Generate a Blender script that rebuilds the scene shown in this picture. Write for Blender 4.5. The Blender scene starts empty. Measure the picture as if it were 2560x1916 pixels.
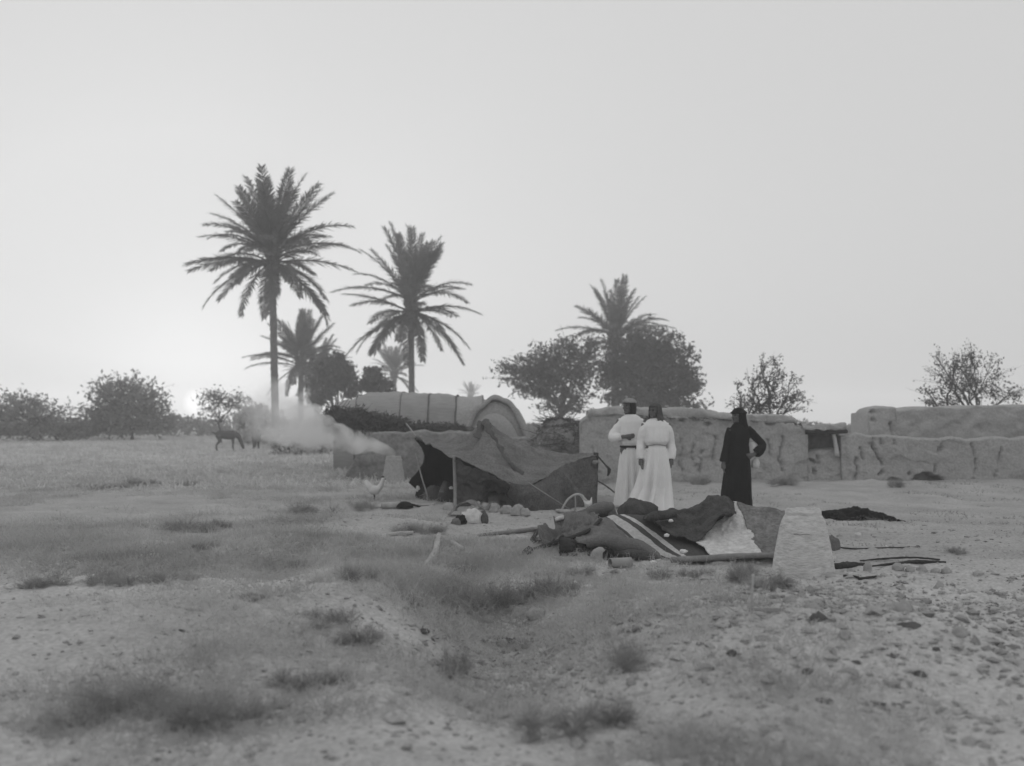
import bpy, bmesh, math, random
import numpy as np
from mathutils import Vector, Matrix

# ------------------------------------------------------------------ camera, sky, sun, exposure
scene = bpy.context.scene
C = scene.collection
FPX, CX, HY, CAMZ = 2650.0, 1280.0, 1075.0, 1.25      # focal length / centre / horizon in photo pixels, eye height
cam_d = bpy.data.cameras.new('camera'); cam = bpy.data.objects.new('camera', cam_d); C.objects.link(cam)
cam.location = (0, 0, CAMZ); cam.rotation_euler = (math.radians(90), 0, 0)
cam_d.sensor_width = 36.0; cam_d.lens = 36.0 * FPX / 2560.0
cam_d.shift_y = (HY - 958.0) / 2560.0
cam_d.clip_start = 0.05; cam_d.clip_end = 3000
cam_d.dof.use_dof = True; cam_d.dof.focus_distance = 10.8; cam_d.dof.aperture_fstop = 1.55
scene.camera = cam

SUN_AZ = math.atan((495 - CX) / FPX)                    # left of the view axis
SUN_EL = math.atan((HY - 1018) / FPX) + math.radians(0.15)
sun_dir = Vector((math.sin(SUN_AZ) * math.cos(SUN_EL), math.cos(SUN_AZ) * math.cos(SUN_EL), math.sin(SUN_EL)))
world = bpy.data.worlds.new('World'); scene.world = world; world.use_nodes = True
wt = world.node_tree; wt.nodes.clear()
def wn(t, **k):
    n = wt.nodes.new(t)
    for a, b in k.items(): setattr(n, a, b)
    return n
wout = wn('ShaderNodeOutputWorld'); wbg = wn('ShaderNodeBackground'); wbg.inputs['Strength'].default_value = 0.1
sky = wn('ShaderNodeTexSky', sky_type='NISHITA', sun_disc=False)
sky.sun_elevation = SUN_EL; sky.sun_rotation = SUN_AZ; sky.dust_density = 6.0; sky.air_density = 1.0
bw = wn('ShaderNodeRGBToBW'); wt.links.new(sky.outputs[0], bw.inputs[0])
clampn = wn('ShaderNodeMath', operation='MINIMUM'); wt.links.new(bw.outputs[0], clampn.inputs[0]); clampn.inputs[1].default_value = 3.0
skym = wn('ShaderNodeMath', operation='MULTIPLY_ADD'); wt.links.new(clampn.outputs[0], skym.inputs[0])
skym.inputs[1].default_value = 0.5; skym.inputs[2].default_value = 5.9        # hazy veil over the whole sky
tc = wn('ShaderNodeTexCoord'); dot = wn('ShaderNodeVectorMath', operation='DOT_PRODUCT')
nrm = wn('ShaderNodeVectorMath', operation='NORMALIZE')
wt.links.new(tc.outputs['Generated'], nrm.inputs[0]); wt.links.new(nrm.outputs[0], dot.inputs[0]); dot.inputs[1].default_value = sun_dir
def lobe(power, gain):
    m = wn('ShaderNodeMath', operation='MAXIMUM'); wt.links.new(dot.outputs['Value'], m.inputs[0]); m.inputs[1].default_value = 0.0
    p = wn('ShaderNodeMath', operation='POWER'); wt.links.new(m.outputs[0], p.inputs[0]); p.inputs[1].default_value = power
    g = wn('ShaderNodeMath', operation='MULTIPLY'); wt.links.new(p.outputs[0], g.inputs[0]); g.inputs[1].default_value = gain
    return g
l1, l2 = lobe(6, 0.35), lobe(220, 2.2)                  # aureole of the low sun in the dust
disc = wn('ShaderNodeMapRange', interpolation_type='SMOOTHSTEP'); wt.links.new(dot.outputs['Value'], disc.inputs['Value'])
disc.inputs['From Min'].default_value = math.cos(math.radians(0.85)); disc.inputs['From Max'].default_value = math.cos(math.radians(0.2))
disc.inputs['To Min'].default_value = 0; disc.inputs['To Max'].default_value = 7.0
acc = skym
for q in (l1, l2, disc):
    a = wn('ShaderNodeMath', operation='ADD'); wt.links.new(acc.outputs[0], a.inputs[0]); wt.links.new(q.outputs[0], a.inputs[1]); acc = a
wt.links.new(acc.outputs[0], wbg.inputs['Color']); wt.links.new(wbg.outputs[0], wout.inputs['Surface'])

sun_l = bpy.data.lights.new('sun', 'SUN'); sun_l.energy = 1.5; sun_l.angle = math.radians(10); sun_l.color = (1, 1, 1)
sun_o = bpy.data.objects.new('sun', sun_l); C.objects.link(sun_o); sun_o.location = sun_dir * 60
sun_o.rotation_euler = (-sun_dir).to_track_quat('-Z', 'Y').to_euler()

vs = scene.view_settings; vs.view_transform = 'Standard'; vs.look = 'None'; vs.exposure = 0.0; vs.gamma = 1.0; vs.use_curve_mapping = False
scene.cycles.use_denoising = True
scene.cycles.max_bounces = 4; scene.cycles.diffuse_bounces = 2; scene.cycles.volume_bounces = 2; scene.cycles.transparent_max_bounces = 8

random.seed(7); RNG = np.random.default_rng(7)

# ------------------------------------------------------------------ helpers
def _h(ix, iy, iz, seed):
    n = (ix * 374761393 + iy * 668265263 + iz * 2147483647 + seed * 974634541) & 0xffffffff
    n = ((n ^ (n >> 13)) * 1274126177) & 0xffffffff
    return ((n ^ (n >> 16)) & 0xffff) / 32767.5 - 1.0
def vnoise(x, y, z=0.0, seed=0):
    x, y, z = np.broadcast_arrays(np.asarray(x, float), np.asarray(y, float), np.asarray(z, float))
    i, j, k = np.floor(x).astype(np.int64), np.floor(y).astype(np.int64), np.floor(z).astype(np.int64)
    u, v, w = x - i, y - j, z - k
    u, v, w = u*u*u*(u*(u*6-15)+10), v*v*v*(v*(v*6-15)+10), w*w*w*(w*(w*6-15)+10)
    def L(a, b, t): return a + (b - a) * t
    r = 0
    c = [[[_h(i+a, j+b, k+d, seed) for d in (0, 1)] for b in (0, 1)] for a in (0, 1)]
    return L(L(L(c[0][0][0], c[1][0][0], u), L(c[0][1][0], c[1][1][0], u), v), L(L(c[0][0][1], c[1][0][1], u), L(c[0][1][1], c[1][1][1], u), v), w)
def fbm(x, y, z=0.0, oct=4, seed=0):
    s, a, f = 0, 0.5, 1.0
    for o in range(oct):
        s = s + a * vnoise(np.asarray(x) * f, np.asarray(y) * f, np.asarray(z) * f, seed + o * 17); a *= 0.5; f *= 2.03
    return s
def sstep(a, b, x):
    t = np.clip((x - a) / (b - a), 0, 1); return t * t * (3 - 2 * t)

def mesh_np(name, V, F, smooth=True, uv=None):
    V = np.asarray(V, np.float32).reshape(-1, 3); me = bpy.data.meshes.new(name)
    if isinstance(F, np.ndarray): groups = [F]
    else: groups = [np.asarray(f, np.int32) for f in F if len(f)]
    loops = np.concatenate([g.ravel() for g in groups]).astype(np.int32)
    tot = np.concatenate([np.full(len(g), g.shape[1], np.int32) for g in groups])
    st = np.concatenate([[0], np.cumsum(tot)[:-1]]).astype(np.int32)
    me.vertices.add(len(V)); me.vertices.foreach_set('co', V.ravel())
    me.loops.add(len(loops)); me.loops.foreach_set('vertex_index', loops)
    me.polygons.add(len(tot)); me.polygons.foreach_set('loop_start', st); me.polygons.foreach_set('loop_total', tot)
    me.update(calc_edges=True)
    me.polygons.foreach_set('use_smooth', np.full(len(tot), smooth, bool))
    if uv is not None:
        l = me.uv_layers.new(name='UVMap'); l.data.foreach_set('uv', np.asarray(uv, np.float32)[loops].ravel())
    me.validate(); me.update()
    return me
class MB:
    """collects numpy pieces into one mesh"""
    def __init__(s): s.V = []; s.F = {}; s.n = 0
    def add(s, V, F):
        V = np.asarray(V, float).reshape(-1, 3)
        for f in (F if isinstance(F, list) else [F]):
            f = np.asarray(f, np.int64)
            if len(f): s.F.setdefault(f.shape[1], []).append(f + s.n)
        s.V.append(V); s.n += len(V); return s
    def mesh(s, name, smooth=True):
        return mesh_np(name, np.concatenate(s.V), [np.concatenate(v) for v in s.F.values()], smooth)
    def build(s, name, mat, parent=None, smooth=True): return obj(name, s.mesh(name, smooth), mat, parent)
def obj(name, me, mat=None, parent=None, loc=None):
    o = bpy.data.objects.new(name, me); C.objects.link(o)
    if mat is not None and me is not None and not me.materials: me.materials.append(mat)
    if parent is not None: o.parent = parent
    if loc is not None: o.location = loc
    return o
def tag(o, label=None, cat=None, group=None, kind=None):
    if label: o['label'] = label
    if cat: o['category'] = cat
    if group: o['group'] = group
    if kind: o['kind'] = kind
    return o
def empty(name, loc=(0, 0, 0), rz=0.0):
    o = bpy.data.objects.new(name, None); C.objects.link(o); o.location = loc; o.rotation_euler = (0, 0, rz); o.empty_display_size = 0.2
    return o
def P(px, py, Y): return np.array([(px - CX) / FPX * Y, Y, CAMZ - (py - HY) / FPX * Y])

def grid_faces(n, m, closed_m=False, off=0):
    i, j = np.meshgrid(np.arange(n - 1), np.arange(m if closed_m else m - 1), indexing='ij')
    j2 = (j + 1) % m
    return np.stack([i*m+j, i*m+j2, (i+1)*m+j2, (i+1)*m+j], -1).reshape(-1, 4) + off
def catmull(pts, n):
    p = np.asarray(pts, float); k = len(p)
    if k == 2: t = np.linspace(0, 1, n)[:, None]; return p[0] * (1 - t) + p[1] * t
    q = np.concatenate([[2*p[0]-p[1]], p, [2*p[-1]-p[-2]]]); t = np.linspace(0, k - 1 - 1e-9, n); i = t.astype(int); f = (t - i).reshape(-1, *([1]*(p.ndim-1)))
    a, b, c, d = q[i], q[i+1], q[i+2], q[i+3]
    return 0.5 * ((2*b) + (c-a)*f + (2*a-5*b+4*c-d)*f*f + (3*b-a-3*c+d)*f**3)
def tube(pts, rad, sides=8, n=None, smooth=True, jitter=0.0, seed=0):
    pts = np.asarray(pts, float); rad = np.atleast_1d(np.asarray(rad, float))
    if len(rad) == 1: rad = np.repeat(rad, len(pts))
    if len(rad) != len(pts): rad = np.interp(np.linspace(0, 1, len(pts)), np.linspace(0, 1, len(rad)), rad)
    if n: pts = catmull(pts, n); rad = catmull(rad[:, None], n)[:, 0]
    T = np.gradient(pts, axis=0); T /= np.linalg.norm(T, axis=1)[:, None] + 1e-12
    up = np.array([0, 0, 1.0]) if abs(T[0][2]) < 0.9 else np.array([1.0, 0, 0])
    N = []; prev = up
    for t in T:
        v = prev - t * np.dot(prev, t); v /= np.linalg.norm(v) + 1e-12; N.append(v); prev = v
    N = np.array(N); B = np.cross(T, N); a = np.linspace(0, 2*math.pi, sides, endpoint=False)
    R = rad[:, None] * np.ones(sides)
    if jitter: R = R * (1 + jitter * np.random.default_rng(seed).standard_normal(R.shape))
    V = pts[:, None] + R[..., None] * (np.cos(a)[None, :, None] * N[:, None] + np.sin(a)[None, :, None] * B[:, None])
    m = len(pts); F = grid_faces(m, sides, True); V = V.reshape(-1, 3)
    V = np.concatenate([V, [pts[0]], [pts[-1]]]); k = np.arange(sides); k2 = (k+1) % sides
    tri = np.concatenate([np.stack([np.full(sides, m*sides), k2, k], -1), np.stack([np.full(sides, m*sides+1), (m-1)*sides+k, (m-1)*sides+k2], -1)])
    return V, [F, tri]
def ellipsoid(c, r, rot=None, nu=16, nv=12):
    th = np.linspace(0, math.pi, nv)[:, None]; ph = np.linspace(0, 2*math.pi, nu, endpoint=False)[None]
    V = np.stack([np.sin(th)*np.cos(ph), np.sin(th)*np.sin(ph), np.cos(th)*np.ones_like(ph)], -1).reshape(-1, 3) * np.asarray(r, float)
    if rot is not None: V = V @ np.array(rot).T
    return V + np.asarray(c, float), [grid_faces(nv, nu, True)[:, ::-1]]
def rotz(a): c, s = math.cos(a), math.sin(a); return np.array([[c, -s, 0], [s, c, 0], [0, 0, 1.0]])
def roty(a): c, s = math.cos(a), math.sin(a); return np.array([[c, 0, s], [0, 1, 0], [-s, 0, c.real]])
def remeshed(name, mb, voxel, smooth_it=2):
    o = mb.build('tmp', None); 
    r = o.modifiers.new('r', 'REMESH'); r.mode = 'VOXEL'; r.voxel_size = voxel; r.use_smooth_shade = True
    if smooth_it:
        s = o.modifiers.new('s', 'SMOOTH'); s.factor = 0.5; s.iterations = smooth_it
    dg = bpy.context.evaluated_depsgraph_get(); me = bpy.data.meshes.new_from_object(o.evaluated_get(dg)); me.name = name
    old = o.data; bpy.data.objects.remove(o); bpy.data.meshes.remove(old)
    return me
def patch(grid, nu, nv, amp=0.0, freq=3.0, seed=0, thick=0.008, ridged=False, edge=0.0, fine=.3):
    """a cloth: control points (rows x cols x 3) splined, crumpled and given thickness; returns V, F, UV"""
    g = np.asarray(grid, float); a = catmull(g, nu); b = catmull(a.transpose(1, 0, 2), nv).transpose(1, 0, 2)
    du = np.gradient(b, axis=0); dv = np.gradient(b, axis=1); N = np.cross(du, dv); N /= np.linalg.norm(N, axis=2)[..., None] + 1e-9
    if edge:
        U, W = np.meshgrid(np.linspace(-1, 1, nu), np.linspace(-1, 1, nv), indexing='ij')
        k = edge * fbm(b[..., 0]*9, b[..., 1]*9 + b[..., 2]*9, 0, 3, seed+5)
        lu = np.linalg.norm(b[-1] - b[0], axis=1).mean(); lv = np.linalg.norm(b[:, -1] - b[:, 0], axis=1).mean()
        b = b + du * (k * np.sign(U) * np.abs(U)**6 * nu / max(lu, .01))[..., None] + dv * (k * np.sign(W) * np.abs(W)**6 * nv / max(lv, .01))[..., None]
    if amp:
        n = fbm(b[..., 0]*freq, b[..., 1]*freq, b[..., 2]*freq, 4, seed)
        if ridged: n = 0.5 - np.abs(n)*2.2
        n2 = 0.35 - np.abs(fbm(b[..., 0]*freq*2.3+5, b[..., 1]*freq*1.6, b[..., 2]*freq*2.3, 3, seed+40))*2.0
        b = b + N * (amp * n + min(amp, .06) * fine * n2)[..., None]
    f, k = b + N*thick/2, b - N*thick/2
    V = np.concatenate([f.reshape(-1, 3), k.reshape(-1, 3)]); F = grid_faces(nu, nv); G = F[:, ::-1] + nu*nv
    idx = np.arange(nu*nv).reshape(nu, nv); ring = np.concatenate([idx[0, :-1], idx[:-1, -1], idx[-1, :0:-1], idx[:0:-1, 0]]); r2 = np.roll(ring, -1)
    S = np.stack([ring, ring + nu*nv, r2 + nu*nv, r2], -1)
    U, W = np.meshgrid(np.linspace(0, 1, nu), np.linspace(0, 1, nv), indexing='ij'); uv = np.stack([U, W], -1).reshape(-1, 2)
    return V, np.concatenate([F, G, S]), np.concatenate([uv, uv])
def cloth(name, grid, mat, nu=40, nv=40, parent=None, **k):
    V, F, uv = patch(grid, nu, nv, **k); return obj(name, mesh_np(name, V, F, True, uv), mat, parent)

# ------------------------------------------------------------------ materials (a black-and-white photograph: neutral greys)
def material(name, v, var=0.2, scale=4.0, rough=0.9, bump=0.0, bscale=30.0, detail=6.0, trans=0.0, stretch=(1, 1, 1), coord='Object', speck=0.0, sscale=60.0):
    m = bpy.data.materials.new(name); m.use_nodes = True; t = m.node_tree; n = t.nodes; b = n['Principled BSDF']
    b.inputs['Roughness'].default_value = rough; b.inputs['Specular IOR Level'].default_value = 0.15
    co = n.new('ShaderNodeTexCoord'); mp = n.new('ShaderNodeMapping'); mp.inputs['Scale'].default_value = stretch
    t.links.new(co.outputs[coord], mp.inputs[0])
    nz = n.new('ShaderNodeTexNoise'); nz.inputs['Scale'].default_value = scale; nz.inputs['Detail'].default_value = detail; nz.inputs['Roughness'].default_value = 0.65
    t.links.new(mp.outputs[0], nz.inputs['Vector'])
    r = n.new('ShaderNodeValToRGB'); lo, hi = v * (1 - var), v * (1 + var)
    r.color_ramp.elements[0].position = 0.3; r.color_ramp.elements[0].color = (lo, lo, lo, 1)
    r.color_ramp.elements[1].position = 0.7; r.color_ramp.elements[1].color = (hi, hi, hi, 1)
    t.links.new(nz.outputs['Fac'], r.inputs[0]); col = r.outputs[0]
    if speck:
        s = n.new('ShaderNodeTexNoise'); s.inputs['Scale'].default_value = sscale; s.inputs['Detail'].default_value = 3; t.links.new(mp.outputs[0], s.inputs['Vector'])
        sr = n.new('ShaderNodeMapRange'); sr.inputs['From Min'].default_value = 0.35; sr.inputs['From Max'].default_value = 0.65
        sr.inputs['To Min'].default_value = 1 - speck; sr.inputs['To Max'].default_value = 1 + speck * 0.6; t.links.new(s.outputs['Fac'], sr.inputs['Value'])
        mx = n.new('ShaderNodeVectorMath'); mx.operation = 'SCALE'; t.links.new(col, mx.inputs[0]); t.links.new(sr.outputs[0], mx.inputs['Scale']); col = mx.outputs[0]
    t.links.new(col, b.inputs['Base Color'])
    if bump:
        bn = n.new('ShaderNodeTexNoise'); bn.inputs['Scale'].default_value = bscale; bn.inputs['Detail'].default_value = 5; t.links.new(mp.outputs[0], bn.inputs['Vector'])
        bp = n.new('ShaderNodeBump'); bp.inputs['Strength'].default_value = min(1, bump); bp.inputs['Distance'].default_value = 0.02; t.links.new(bn.outputs['Fac'], bp.inputs['Height']); t.links.new(bp.outputs[0], b.inputs['Normal'])
    if trans:
        tr = n.new('ShaderNodeBsdfTranslucent'); t.links.new(col, tr.inputs['Color']); ms = n.new('ShaderNodeMixShader'); ms.inputs[0].default_value = trans
        t.links.new(b.outputs[0], ms.inputs[1]); t.links.new(tr.outputs[0], ms.inputs[2]); t.links.new(ms.outputs[0], n['Material Output'].inputs['Surface'])
    return m
M = dict(
    soil=material('soil', 0.47, 0.22, 0.8, 0.95, 0.7, 22, 8, speck=0.16, sscale=34),
    mud=material('mud', 0.375, 0.10, 1.0, 0.95, 0.9, 22, 10, speck=0.16, sscale=22),
    mud_pale=material('mud_pale', 0.39, 0.08, 0.8, 0.95, 0.8, 22, 10, speck=0.12, sscale=22),
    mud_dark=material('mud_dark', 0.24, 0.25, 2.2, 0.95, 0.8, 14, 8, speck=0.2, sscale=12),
    reed=material('reed', 0.33, 0.14, 3.0, 0.9, 0.6, 30, 6, stretch=(1, 1, 8)),
    reed_dark=material('reed_dark', 0.14, 0.3, 6.0, 0.9, 0.6, 20, 6),
    palm=material('palm_leaf', 0.17, 0.25, 1.5, 0.7, trans=0.45),
    palm_trunk=material('palm_trunk', 0.16, 0.3, 5.0, 0.95, 0.8, 14),
    bark=material('bark', 0.12, 0.3, 6.0, 0.95, 0.6, 20),
    leaf=material('leaf', 0.14, 0.3, 1.2, 0.8, trans=0.45),
    leaf_dark=material('leaf_dark', 0.10, 0.3, 1.2, 0.8, trans=0.25),
    leaf_glare=material('leaf_glare', 0.24, 0.3, 1.2, 0.85, trans=0.45),  # dusty foliage, paled further to paint in the low sun's glare
    leaf_dry=material('leaf_dry', 0.60, 0.3, 1.5, 0.9, trans=0.3),
    scrub=material('scrub', 0.30, 0.35, 2.0, 0.9, trans=0.3),
    scrub_mid=material('scrub_mid', 0.48, 0.35, 1.0, 0.9, trans=0.35),
    weed=material('weed', 0.38, 0.3, 1.2, 0.9, trans=0.35),
    scrub_dark=material('scrub_dark', 0.12, 0.35, 3.0, 0.9, trans=0.2),
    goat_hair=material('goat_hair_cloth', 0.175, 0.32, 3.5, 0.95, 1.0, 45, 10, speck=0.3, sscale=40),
    goat_half_lit=material('goat_hair_half_lit', 0.125, 0.32, 3.0, 0.95, 1.0, 45, 10, speck=0.3, sscale=40),
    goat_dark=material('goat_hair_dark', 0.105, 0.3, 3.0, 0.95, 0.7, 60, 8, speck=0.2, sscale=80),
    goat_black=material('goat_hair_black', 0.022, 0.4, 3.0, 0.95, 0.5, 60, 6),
    felt=material('dark_felt', 0.085, 0.4, 7.0, 0.95, 0.8, 70, 8, speck=0.25, sscale=90),
    blanket=material('grey_blanket', 0.17, 0.22, 3.5, 0.95, 0.7, 60, 8, speck=0.15, sscale=80),
    canvas=material('grey_canvas', 0.20, 0.3, 5.0, 0.95, 0.6, 50, 8, speck=0.25, sscale=30),
    white_hide=material('pale_patch', 0.60, 0.14, 7.0, 0.9, 0.6, 30, 8, speck=0.16, sscale=26),
    white_cloth=material('white_cotton', 0.78, 0.07, 3.0, 0.9, 0.3, 50, 6),
    cream=material('cream_cloth', 0.60, 0.10, 4.0, 0.9, 0.3, 40, 6),
    black_cloth=material('black_robe', 0.014, 0.3, 4.0, 0.85, 0.4, 60, 6),
    scarf_dark=material('dark_headscarf', 0.085, 0.3, 9.0, 0.9, 0.5, 50, 6),
    scarf_pale=material('pale_headscarf', 0.28, 0.3, 14.0, 0.9, 0.4, 50, 4),
    hair=material('hair', 0.018, 0.3, 20.0, 0.6, 0.5, 80, 4, stretch=(1, 1, 0.2)),
    skin=material('skin', 0.13, 0.12, 8.0, 0.6, 0.1, 60),
    belt=material('belt', 0.03, 0.2, 8.0, 0.7),
    wood=material('pale_wood', 0.42, 0.2, 10.0, 0.85, 0.5, 30, 6, stretch=(1, 1, 1)),
    wood_grey=material('grey_wood', 0.24, 0.25, 8.0, 0.9, 0.6, 30, 6),
    wood_dark=material('charred_wood', 0.05, 0.4, 8.0, 0.9, 0.6, 24, 6),
    rope=material('rope', 0.28, 0.2, 20.0, 0.95, 0.5, 80),
    rope_dark=material('dark_rope', 0.06, 0.3, 20.0, 0.95, 0.5, 80),
    clay=material('oven_clay', 0.60, 0.08, 4.0, 0.95, 0.8, 24, 8, stretch=(1, 1, 3), speck=0.16, sscale=14),
    stone=material('stone', 0.36, 0.28, 5.0, 0.9, 0.6, 20, 6),
    stone_pale=material('stone_pale', 0.6, 0.15, 6.0, 0.9, 0.4, 20, 6),
    clod=material('clod', 0.34, 0.5, 3.5, 0.95, 0.6, 20, 6),
    dark_clod=material('dark_clod', 0.11, 0.4, 6.0, 0.95, 0.6, 20, 6),
    tin=material('dull_tin', 0.34, 0.12, 9.0, 0.6, 0.2, 30),
    soot=material('soot', 0.012, 0.4, 6.0, 0.9),
    feather=material('white_feather', 0.62, 0.1, 12.0, 0.85, 0.3, 40),
    goat=material('goat_coat', 0.10, 0.35, 6.0, 0.9, 0.4, 40),
    charcoal=material('dark_beak', 0.05, 0.2, 6.0, 0.8),
)
# striped rug: bands run along the length of the cloth (v across)
def stripes_material():
    m = material('striped_rug_wool', 0.085, 0.18, 30.0, 0.95, 0.7, 90, 6); t = m.node_tree; n = t.nodes; b = n['Principled BSDF']
    old = b.inputs['Base Color'].links[0].from_socket
    uv = n.new('ShaderNodeUVMap'); sp = n.new('ShaderNodeSeparateXYZ'); t.links.new(uv.outputs[0], sp.inputs[0])
    r = n.new('ShaderNodeValToRGB'); r.color_ramp.interpolation = 'CONSTANT'; e = r.color_ramp.elements
    bands = [(0, .26), (.045, .12), (.06, .26), (.085, .085), (.135, .50), (.30, .085), (.405, .55), (.495, .085)]
    e[0].position = 0; e[0].color = (.26,)*3 + (1,); e[1].position = bands[1][0]; e[1].color = (bands[1][1],)*3 + (1,)
    for p, v in bands[2:]: q = e.new(p); q.color = (v, v, v, 1)
    nz = n.new('ShaderNodeTexNoise'); nz.inputs['Scale'].default_value = 40; t.links.new(uv.outputs[0], nz.inputs['Vector'])
    ad = n.new('ShaderNodeMath'); ad.operation = 'MULTIPLY_ADD'; t.links.new(nz.outputs['Fac'], ad.inputs[0]); ad.inputs[1].default_value = 0.014; t.links.new(sp.outputs['Y'], ad.inputs[2])
    t.links.new(ad.outputs[0], r.inputs[0])
    mx = n.new('ShaderNodeMix'); mx.data_type = 'RGBA'; mx.blend_type = 'MULTIPLY'; mx.inputs['Factor'].default_value = 1.0
    sc = n.new('ShaderNodeVectorMath'); sc.operation = 'SCALE'; sc.inputs['Scale'].default_value = 1 / 0.085; t.links.new(old, sc.inputs[0])
    t.links.new(r.outputs[0], mx.inputs['A']); t.links.new(sc.outputs[0], mx.inputs['B']); t.links.new(mx.outputs['Result'], b.inputs['Base Color'])
    return m
M['stripes'] = stripes_material()

# ------------------------------------------------------------------ ground
def gauss(x, y, cx, cy, sx, sy, a): return a * np.exp(-((x-cx)/sx)**2 - ((y-cy)/sy)**2)
def gz(x, y):
    x = np.asarray(x, float); y = np.asarray(y, float)
    z = 0.0 * x
    z = z + gauss(x, y, -2.05, 10.6, .75, .8, .17) + gauss(x, y, -2.7, 7.0, 1.7, 1.6, .16) + gauss(x, y, -1.15, 7.6, .5, 1.7, .17)
    z = z + gauss(x, y, -0.02, 7.3, .55, 2.0, -.34) + gauss(x, y, 1.5, 6.4, 1.0, 1.5, .20) + gauss(x, y, 3.3, 8.45, 1.6, .5, .13) + gauss(x, y, 3.2, 6.0, 1.6, 1.2, .06)
    z = z + gauss(x, y, -1.9, 13.2, 1.1, .6, .14) + gauss(x, y, -1.2, 17.0, .9, .9, .05)
    z = z + 0.09 * sstep(8.7, 9.2, y + 0.25*fbm(x*1.3, 0, 3, 2)) * sstep(-1.9, -2.6, x) * sstep(16, 12, y)
    z = z + 0.10 * sstep(19.5, 22.8, y) * sstep(1.0, 3.0, x) + gauss(x, y, 7.55, 22.9, .45, .4, .08)*(1+1.6*fbm(x*4, y*4, 3, 3, 5)) + gauss(x, y, 6.2, 20.0, 1.2, 1.0, .06)
    z = z + 0.016 * np.clip(y - 25, 0, 60) * (0.55 + 0.45 * sstep(4, -6, x))
    z = z + 0.06 * fbm(x*.45, y*.45, 0, 3, 1) + 0.07 * fbm(x*1.7, y*1.7, 1, 4, 2)
    near = sstep(30, 14, np.abs(y)) * sstep(30, 12, np.abs(x))
    rubble = 0.6 + 1.0*np.exp(-((x-.15)/.8)**2 - ((y-6.6)/1.1)**2) + 1.0*np.exp(-((x-2.9)/1.2)**2 - ((y-6.6)/1.5)**2)
    cl = np.abs(fbm(x*6.0, y*6.0, 2, 3, 9)); z = z + near * rubble * 0.045 * (0.22 - cl)
    z = z + near * 0.016 * rubble * fbm(x*19, y*19, 0, 2, 31)
    return z
def G(px, py, dz=0.0, y0=3.2):
    """where the sight line through a photo pixel meets the ground"""
    Y = np.concatenate([np.arange(y0, 30, .02), np.arange(30, 120, .2)]); X = (px-CX)/FPX*Y; Z = CAMZ-(py-HY)/FPX*Y
    hit = np.nonzero(Z <= gz(X, Y) + dz)[0]; i = hit[0] if len(hit) else -1
    return np.array([X[i], Y[i], float(gz(X[i], Y[i]))])
def spaced(fine0, fine1, step, lo, hi, grow=1.10):
    a = list(np.arange(fine0, fine1, step)); s = step; v = a[-1]
    while v < hi: s *= grow; v += s; a.append(v)
    s = step; v = a[0]; pre = []
    while v > lo: s *= grow; v -= s; pre.append(v)
    return np.array(pre[::-1] + a)
gx = spaced(-5.0, 5.2, 0.022, -320, 320, 1.07); gy = spaced(3.2, 13.0, 0.022, -120, 330, 1.035)
X, Y = np.meshgrid(gx, gy, indexing='ij')
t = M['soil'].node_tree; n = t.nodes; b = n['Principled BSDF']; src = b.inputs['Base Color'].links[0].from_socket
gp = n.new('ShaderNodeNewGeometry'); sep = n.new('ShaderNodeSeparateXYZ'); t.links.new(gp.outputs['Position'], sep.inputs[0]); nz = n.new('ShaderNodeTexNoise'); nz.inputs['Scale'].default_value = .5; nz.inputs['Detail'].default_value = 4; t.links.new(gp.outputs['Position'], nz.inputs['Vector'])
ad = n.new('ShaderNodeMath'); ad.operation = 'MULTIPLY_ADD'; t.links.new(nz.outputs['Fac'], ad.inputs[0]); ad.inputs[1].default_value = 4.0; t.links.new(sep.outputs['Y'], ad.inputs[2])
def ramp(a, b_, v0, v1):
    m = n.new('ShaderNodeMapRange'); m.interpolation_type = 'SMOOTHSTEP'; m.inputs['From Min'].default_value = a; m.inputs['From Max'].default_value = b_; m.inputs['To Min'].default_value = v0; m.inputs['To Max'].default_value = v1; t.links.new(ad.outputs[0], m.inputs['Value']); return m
ra, rb_ = ramp(10.2, 13.5, 1.0, .82), ramp(27, 42, 0.0, .32); sm2 = n.new('ShaderNodeMath'); sm2.operation = 'ADD'; t.links.new(ra.outputs[0], sm2.inputs[0]); t.links.new(rb_.outputs[0], sm2.inputs[1])  # trampled mid-ground darkened, its colour standing in for shade of missing fine relief
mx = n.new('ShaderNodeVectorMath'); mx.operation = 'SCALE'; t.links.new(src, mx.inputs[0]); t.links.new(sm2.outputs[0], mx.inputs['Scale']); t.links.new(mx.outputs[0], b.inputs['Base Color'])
ground = obj('ground', mesh_np('ground', np.stack([X, Y, gz(X, Y)], -1), grid_faces(len(gx), len(gy))), M['soil']); tag(ground, kind='structure')

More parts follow.
